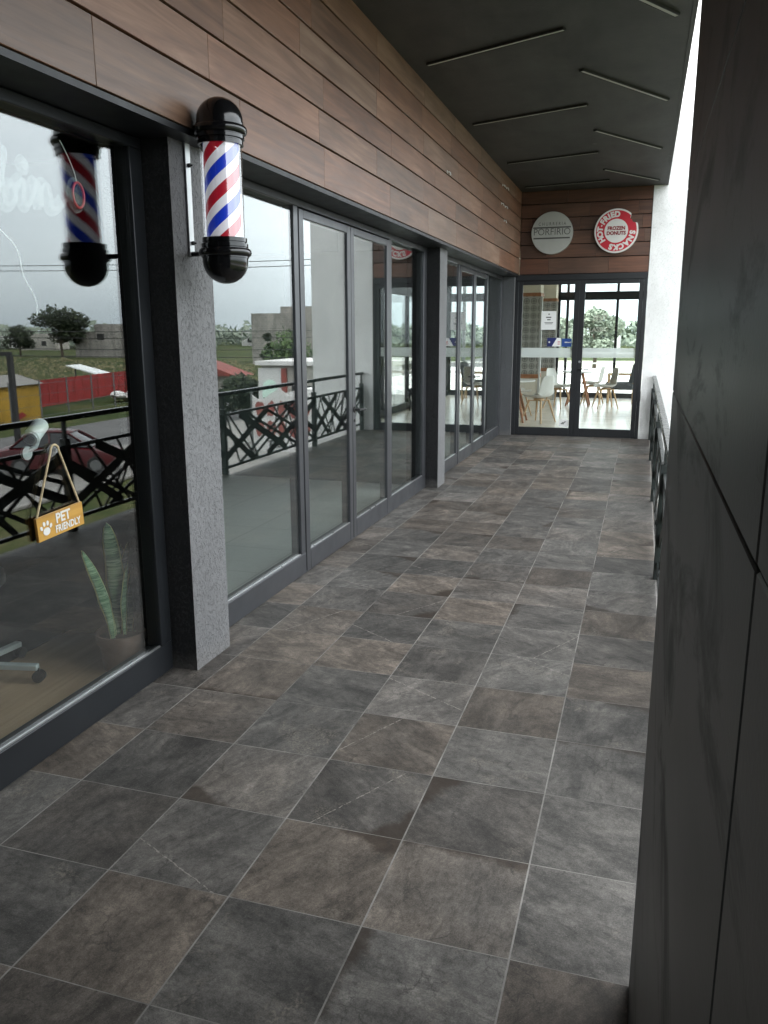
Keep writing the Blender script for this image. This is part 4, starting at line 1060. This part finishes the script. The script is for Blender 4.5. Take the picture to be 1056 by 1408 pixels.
# car
def make_car(label, loc, rz):
    t = thing('parked_car', label, 'car')
    prof_ = [(-2.0, .35, .72, .80), (-1.95, .30, .86, .84), (-1.45, .24, .95, .86), (-.9, .22, .95, .87), (0, .22, .93, .87), (.9, .22, .92, .87), (1.2, .24, .88, .86), (1.8, .28, .76, .83), (2.0, .34, .62, .76)]
    rows = [[(x, -w, z0), (x, -w - .02, (z0 + z1) / 2), (x, -w + .03, z1 - .06), (x, -w + .16, z1), (x, 0, z1 + .02), (x, w - .16, z1), (x, w - .03, z1 - .06), (x, w + .02, (z0 + z1) / 2), (x, w, z0), (x, 0, z0 - .02)] for x, z0, z1, w in prof_]
    m = MB(); m.grid(rows, True, True); m.f += [list(reversed(range(10))), [80 + i for i in range(10)]]; m.sm += [False, False]
    m.build('body', 'carred', t)
    cab = [(-1.55, .95, .93, .74), (-1.05, .95, 1.36, .62), (-.6, .95, 1.44, .60), (.1, .95, 1.43, .60), (.45, .95, 1.36, .61), (1.15, .92, .93, .74)]
    rows = [[(x, -.78, z0), (x, -w, z1 - .03), (x, -w + .1, z1), (x, w - .1, z1), (x, w, z1 - .03), (x, .78, z0)] for x, z0, z1, w in cab]
    m = MB(); m.grid(rows); m.build('cabin', 'cargla', t)
    m = MB(); m.grid([[(x, -w + .04, z + .012), (x, 0, z + .03), (x, w - .04, z + .012)] for x, z, w in ((-1.0, 1.37, .6), (-.6, 1.445, .6), (.1, 1.435, .6), (.42, 1.37, .6))])
    o = m.build('roof_panel', 'carred', t); md = o.modifiers.new('thick', 'SOLIDIFY'); md.thickness = .03
    m = MB()
    for s_ in (-1, 1):
        m.bar((.42, s_ * .62, 1.37), (1.12, s_ * .76, .94), .05, .05); m.bar((-1.0, s_ * .62, 1.37), (-1.5, s_ * .76, .95), .09, .05); m.bar((-.25, s_ * .635, 1.42), (-.22, s_ * .79, .94), .05, .06)
    m.build('window_pillars', 'carred', t)
    for x in (-1.22, 1.28):
        for s_ in (-1, 1):
            wl = thing('wheel', None, None); wl.parent = t
            bpy.data.objects.remove(wl)
            m = MB(); m.lathe([(.19, -.09), (.29, -.1), (.31, -.07), (.31, .07), (.29, .1), (.19, .09)], (x, s_ * .80, .31), 26, 'y'); w = m.build('wheel', 'tyre', t)
            m = MB(); m.lathe([(0, -.085), (.19, -.088), (.20, 0), (.19, .088), (0, .085)], (x, s_ * .80, .31), 18, 'y'); m.build('rim', 'pole_wood', w)
    for s_ in (-1, 1):
        MB().box(1.90, 1.99, s_ * .62 - .16, s_ * .62 + .16, .50, .62).build('headlight', 'bead', t, bevel=.03)
        MB().box(-2.0, -1.93, s_ * .66 - .13, s_ * .66 + .13, .62, .78).build('tail_light', 'fence_red', t, bevel=.02)
    t.location = loc; t.rotation_euler = (0, 0, rz)
make_car('dark red car parked beyond the railing, mirrored in the left window', (15.0, 23.6, ZG + .12), rad(156))

# poles and wires
up = []
for x, y, l in ((44.4, 44.1, 'grey utility pole standing beyond the red fence'), (5.5, 46, 'grey utility pole near the low grey house')):
    t = thing('utility_pole', l, 'pole', (x, y, ZG)); MB().tube([(x, y, ZG), (x, y, ZG + 9.6)], .13, 10, .09).build('shaft', 'pole_wood', t)
    MB().box(x - .8, x + .8, y - .05, y + .05, ZG + 8.98, ZG + 9.10).build('crossarm', 'pole_wood', t)
def cable(a, b, sag, label):
    P = [Vector(a).lerp(Vector(b), k / 24) - Vector((0, 0, sag * 4 * (k / 24) * (1 - k / 24))) for k in range(25)]
    single(MB().tube(P, .022, 5), 'overhead_cable', 'blackmat', label, 'cable', 'overhead cables across the street', loc=a)
cable((5.5, 46, ZG + 9.15), (44, 44, ZG + 9.3), .3, 'upper overhead cable crossing the pale sky in the glass')
cable((5.5, 46.2, ZG + 8.85), (44, 44.2, ZG + 9.0), .3, 'lower overhead cable crossing the pale sky in the glass')
for i, z in enumerate((3.55, 4.0, 4.7, 5.1)): cable((5.5, 46, ZG + z), (44, 44, ZG + z), .2, 'thin cable crossing in front of the block building')

# trees
def leaves(mb, lumps, n, size, seed):
    r = random.Random(seed)
    tot = sum(l[3] ** 2 for l in lumps)
    for (x, y, z, R, sq) in lumps:
        for _ in range(int(n * R * R / tot)):
            while True:
                v = Vector((r.uniform(-1, 1), r.uniform(-1, 1), r.uniform(-1, 1)))
                if .05 < v.length < 1: break
            v = v.normalized() * (v.length ** .45) * R * r.uniform(.8, 1.12); p = Vector((x + v.x, y + v.y, z + v.z * sq))
            a = Vector((r.uniform(-1, 1), r.uniform(-1, 1), r.uniform(-1, 1))).normalized(); b = a.orthogonal().normalized(); s_ = size * r.uniform(.6, 1.3)
            mb.add([p - a * s_, p + b * s_ * .55, p + a * s_, p - b * s_ * .55], [(0, 1, 2, 3)])
def tree(name, label, x, y, h, w, seed, mat='leaf', n=3000, size=.28, nl=9, trunk=True, cat='tree', group=None):
    r = random.Random(seed); t = thing(name, label, cat, (x, y, ZG), group)
    L = []
    for i in range(nl):
        a = r.uniform(0, 2 * PI); d = r.uniform(.1, .36 if trunk else .27) * w; zz = r.uniform(.36 if trunk else .25, .9)
        L.append((x + d * math.cos(a), y + d * math.sin(a), ZG + h * zz, w * (r.uniform(.09, .22) if trunk else r.uniform(.19, .27)), r.uniform(.65, 1.0)))
    L.append((x, y, ZG + h * .82, w * .2, .8))
    m = MB(); leaves(m, L, n, size, seed); m.build('crown', mat, t)
    if trunk:
        m = MB(); m.tube([(x, y, ZG - .1), (x + .05 * h * .3, y, ZG + h * .3), (x - .02 * h, y, ZG + h * .62)], h * .035, 9, h * .012)
        for l in L[:6]: m.tube([(x + .01 * h, y, ZG + h * .30), ((x + l[0]) / 2, (y + l[1]) / 2, ZG + h * .42), l[:3]], h * .014, 6, h * .004)
        m.build('trunk', 'bark', t)
    return t
tree('broad_tree', 'large dark tree in the field in front of the unfinished house', 103, 134, 9.0, 10.5, 4, n=4600, size=.34, nl=19)
tree('broad_tree', 'smaller dark tree left of the large one in the field', 118, 140, 6.3, 7.5, 9, n=2400, size=.32, nl=14)
tree('broad_tree', 'round green tree seen through the right cafe door', -4.6, 84, 7.4, 6.2, 14, 'leaf_haze', 4200, .24)
tree('broad_tree', 'round green tree seen through the left cafe door', -9.2, 80, 7.0, 5.0, 15, 'leaf_haze', 2600, .24)
sh = [(17.0, 42, 2.4, 2.6, 'leaf', 'dark shrub beside the low grey house'), (19.6, 45, 2.2, 2.8, 'leaf', 'wide dark shrub below the red roof'), (34.5, 88, 4.6, 8, 'leaf2', 'bright green bush in front of the block building'), (41.5, 96, 5.2, 1.6, 'leaf', 'slim dark cypress in the green field')]
for i, (x, y, h, w, mt, l) in enumerate(sh): tree('shrub', l, x, y, h, w, 30 + i, mt, 1600, .16 if h < 3 else .30, 7, False, 'shrub')
m = MB(); rw = random.Random(12); L = []
for i in range(420):
    y = rw.uniform(58, 118); x = .74 * y - 4.2 + rw.uniform(-26, 22)
    L.append((x, y, ZG + .15, rw.uniform(.5, 1.3), rw.uniform(.35, .7)))
leaves(m, L, 9000, .20, 51)
wd = m.build('tall_weeds', 'weeds'); wd['kind'] = 'stuff'
m = MB(); rt = random.Random(8)
L = []
for i in range(170):
    a = rad(-25 + 90 * i / 170); D = rt.uniform(250, 330)
    L.append((D * math.sin(a), D * math.cos(a), ZG + rt.uniform(1.5, 4.5), rt.uniform(3.5, 6.5), .75))
leaves(m, L, 15000, 1.25, 77)
tl = m.build('distant_treeline', 'leaf_far_haze'); tl['kind'] = 'stuff'

# ================================================================ LIGHT
w = bpy.data.worlds.new('World'); S.world = w; w.use_nodes = True
nt = w.node_tree; nt.nodes.clear()
sky = nt.nodes.new('ShaderNodeTexSky'); sky.sky_type = 'NISHITA'; sky.sun_disc = False
SUN_EL, SUN_AZ = rad(52), rad(250)     # azimuth clockwise from +Y: the sun stands behind the building
sky.sun_elevation = SUN_EL; sky.sun_rotation = SUN_AZ; sky.air_density = 1.0; sky.dust_density = 4.0; sky.ozone_density = 1.0
hsv = nt.nodes.new('ShaderNodeHueSaturation'); hsv.inputs['Saturation'].default_value = .22
tc = nt.nodes.new('ShaderNodeTexCoord'); sx = nt.nodes.new('ShaderNodeSeparateXYZ'); nt.links.new(tc.outputs['Generated'], sx.inputs[0])
rp = nt.nodes.new('ShaderNodeValToRGB'); nt.links.new(sx.outputs['Z'], rp.inputs[0])
E_ = rp.color_ramp.elements; E_[0].position = 0.0; E_[0].color = (.72, .80, .84, 1); E_[1].position = .42; E_[1].color = (1.45, 1.46, 1.45, 1)
nz = nt.nodes.new('ShaderNodeTexNoise'); nz.inputs['Scale'].default_value = 2.2; nz.inputs['Detail'].default_value = 5
mp = nt.nodes.new('ShaderNodeMapping'); mp.inputs['Scale'].default_value = (1, 1, 2.6); nt.links.new(tc.outputs['Generated'], mp.inputs[0]); nt.links.new(mp.outputs[0], nz.inputs['Vector'])
cr_ = nt.nodes.new('ShaderNodeValToRGB'); nt.links.new(nz.outputs[0], cr_.inputs[0])
cr_.color_ramp.elements[0].position = .3; cr_.color_ramp.elements[0].color = (.78, .81, .84, 1); cr_.color_ramp.elements[1].position = .7; cr_.color_ramp.elements[1].color = (1.1, 1.1, 1.1, 1)
def mul(a, b):
    n = nt.nodes.new('ShaderNodeMix'); n.data_type = 'RGBA'; n.blend_type = 'MULTIPLY'; n.inputs[0].default_value = 1
    nt.links.new(a, n.inputs[6]); nt.links.new(b, n.inputs[7]); return n.outputs[2]
nt.links.new(sky.outputs[0], hsv.inputs['Color'])
bg = nt.nodes.new('ShaderNodeBackground'); bg.inputs['Strength'].default_value = .15
oc = nt.nodes.new('ShaderNodeMix'); oc.data_type = 'RGBA'; oc.inputs[0].default_value = .72   # the cloud layer evens the clear sky out
nt.links.new(hsv.outputs[0], oc.inputs[6]); oc.inputs[7].default_value = (3.9, 3.92, 3.92, 1)
nt.links.new(mul(mul(oc.outputs[2], rp.outputs[0]), cr_.outputs[0]), bg.inputs['Color'])
ou = nt.nodes.new('ShaderNodeOutputWorld'); nt.links.new(bg.outputs[0], ou.inputs[0])
sl = bpy.data.lights.new('sun', 'SUN'); sl.energy = .5; sl.angle = rad(12); sl.color = (1, .96, .90)
so = bpy.data.objects.new('sun', sl); C.objects.link(so)
dirv = Vector((math.sin(SUN_AZ) * math.cos(SUN_EL), math.cos(SUN_AZ) * math.cos(SUN_EL), math.sin(SUN_EL)))
so.rotation_euler = dirv.to_track_quat('Z', 'Y').to_euler(); so.location = dirv * 50

S.view_settings.view_transform = 'Standard'; S.view_settings.look = 'None'; S.view_settings.gamma = 1; S.view_settings.use_curve_mapping = False
S.view_settings.exposure = 2.9
S.cycles.use_denoising = True
S.cycles.max_bounces = 10; S.cycles.diffuse_bounces = 4; S.cycles.glossy_bounces = 5; S.cycles.transparent_max_bounces = 24
S.cycles.sample_clamp_indirect = 8
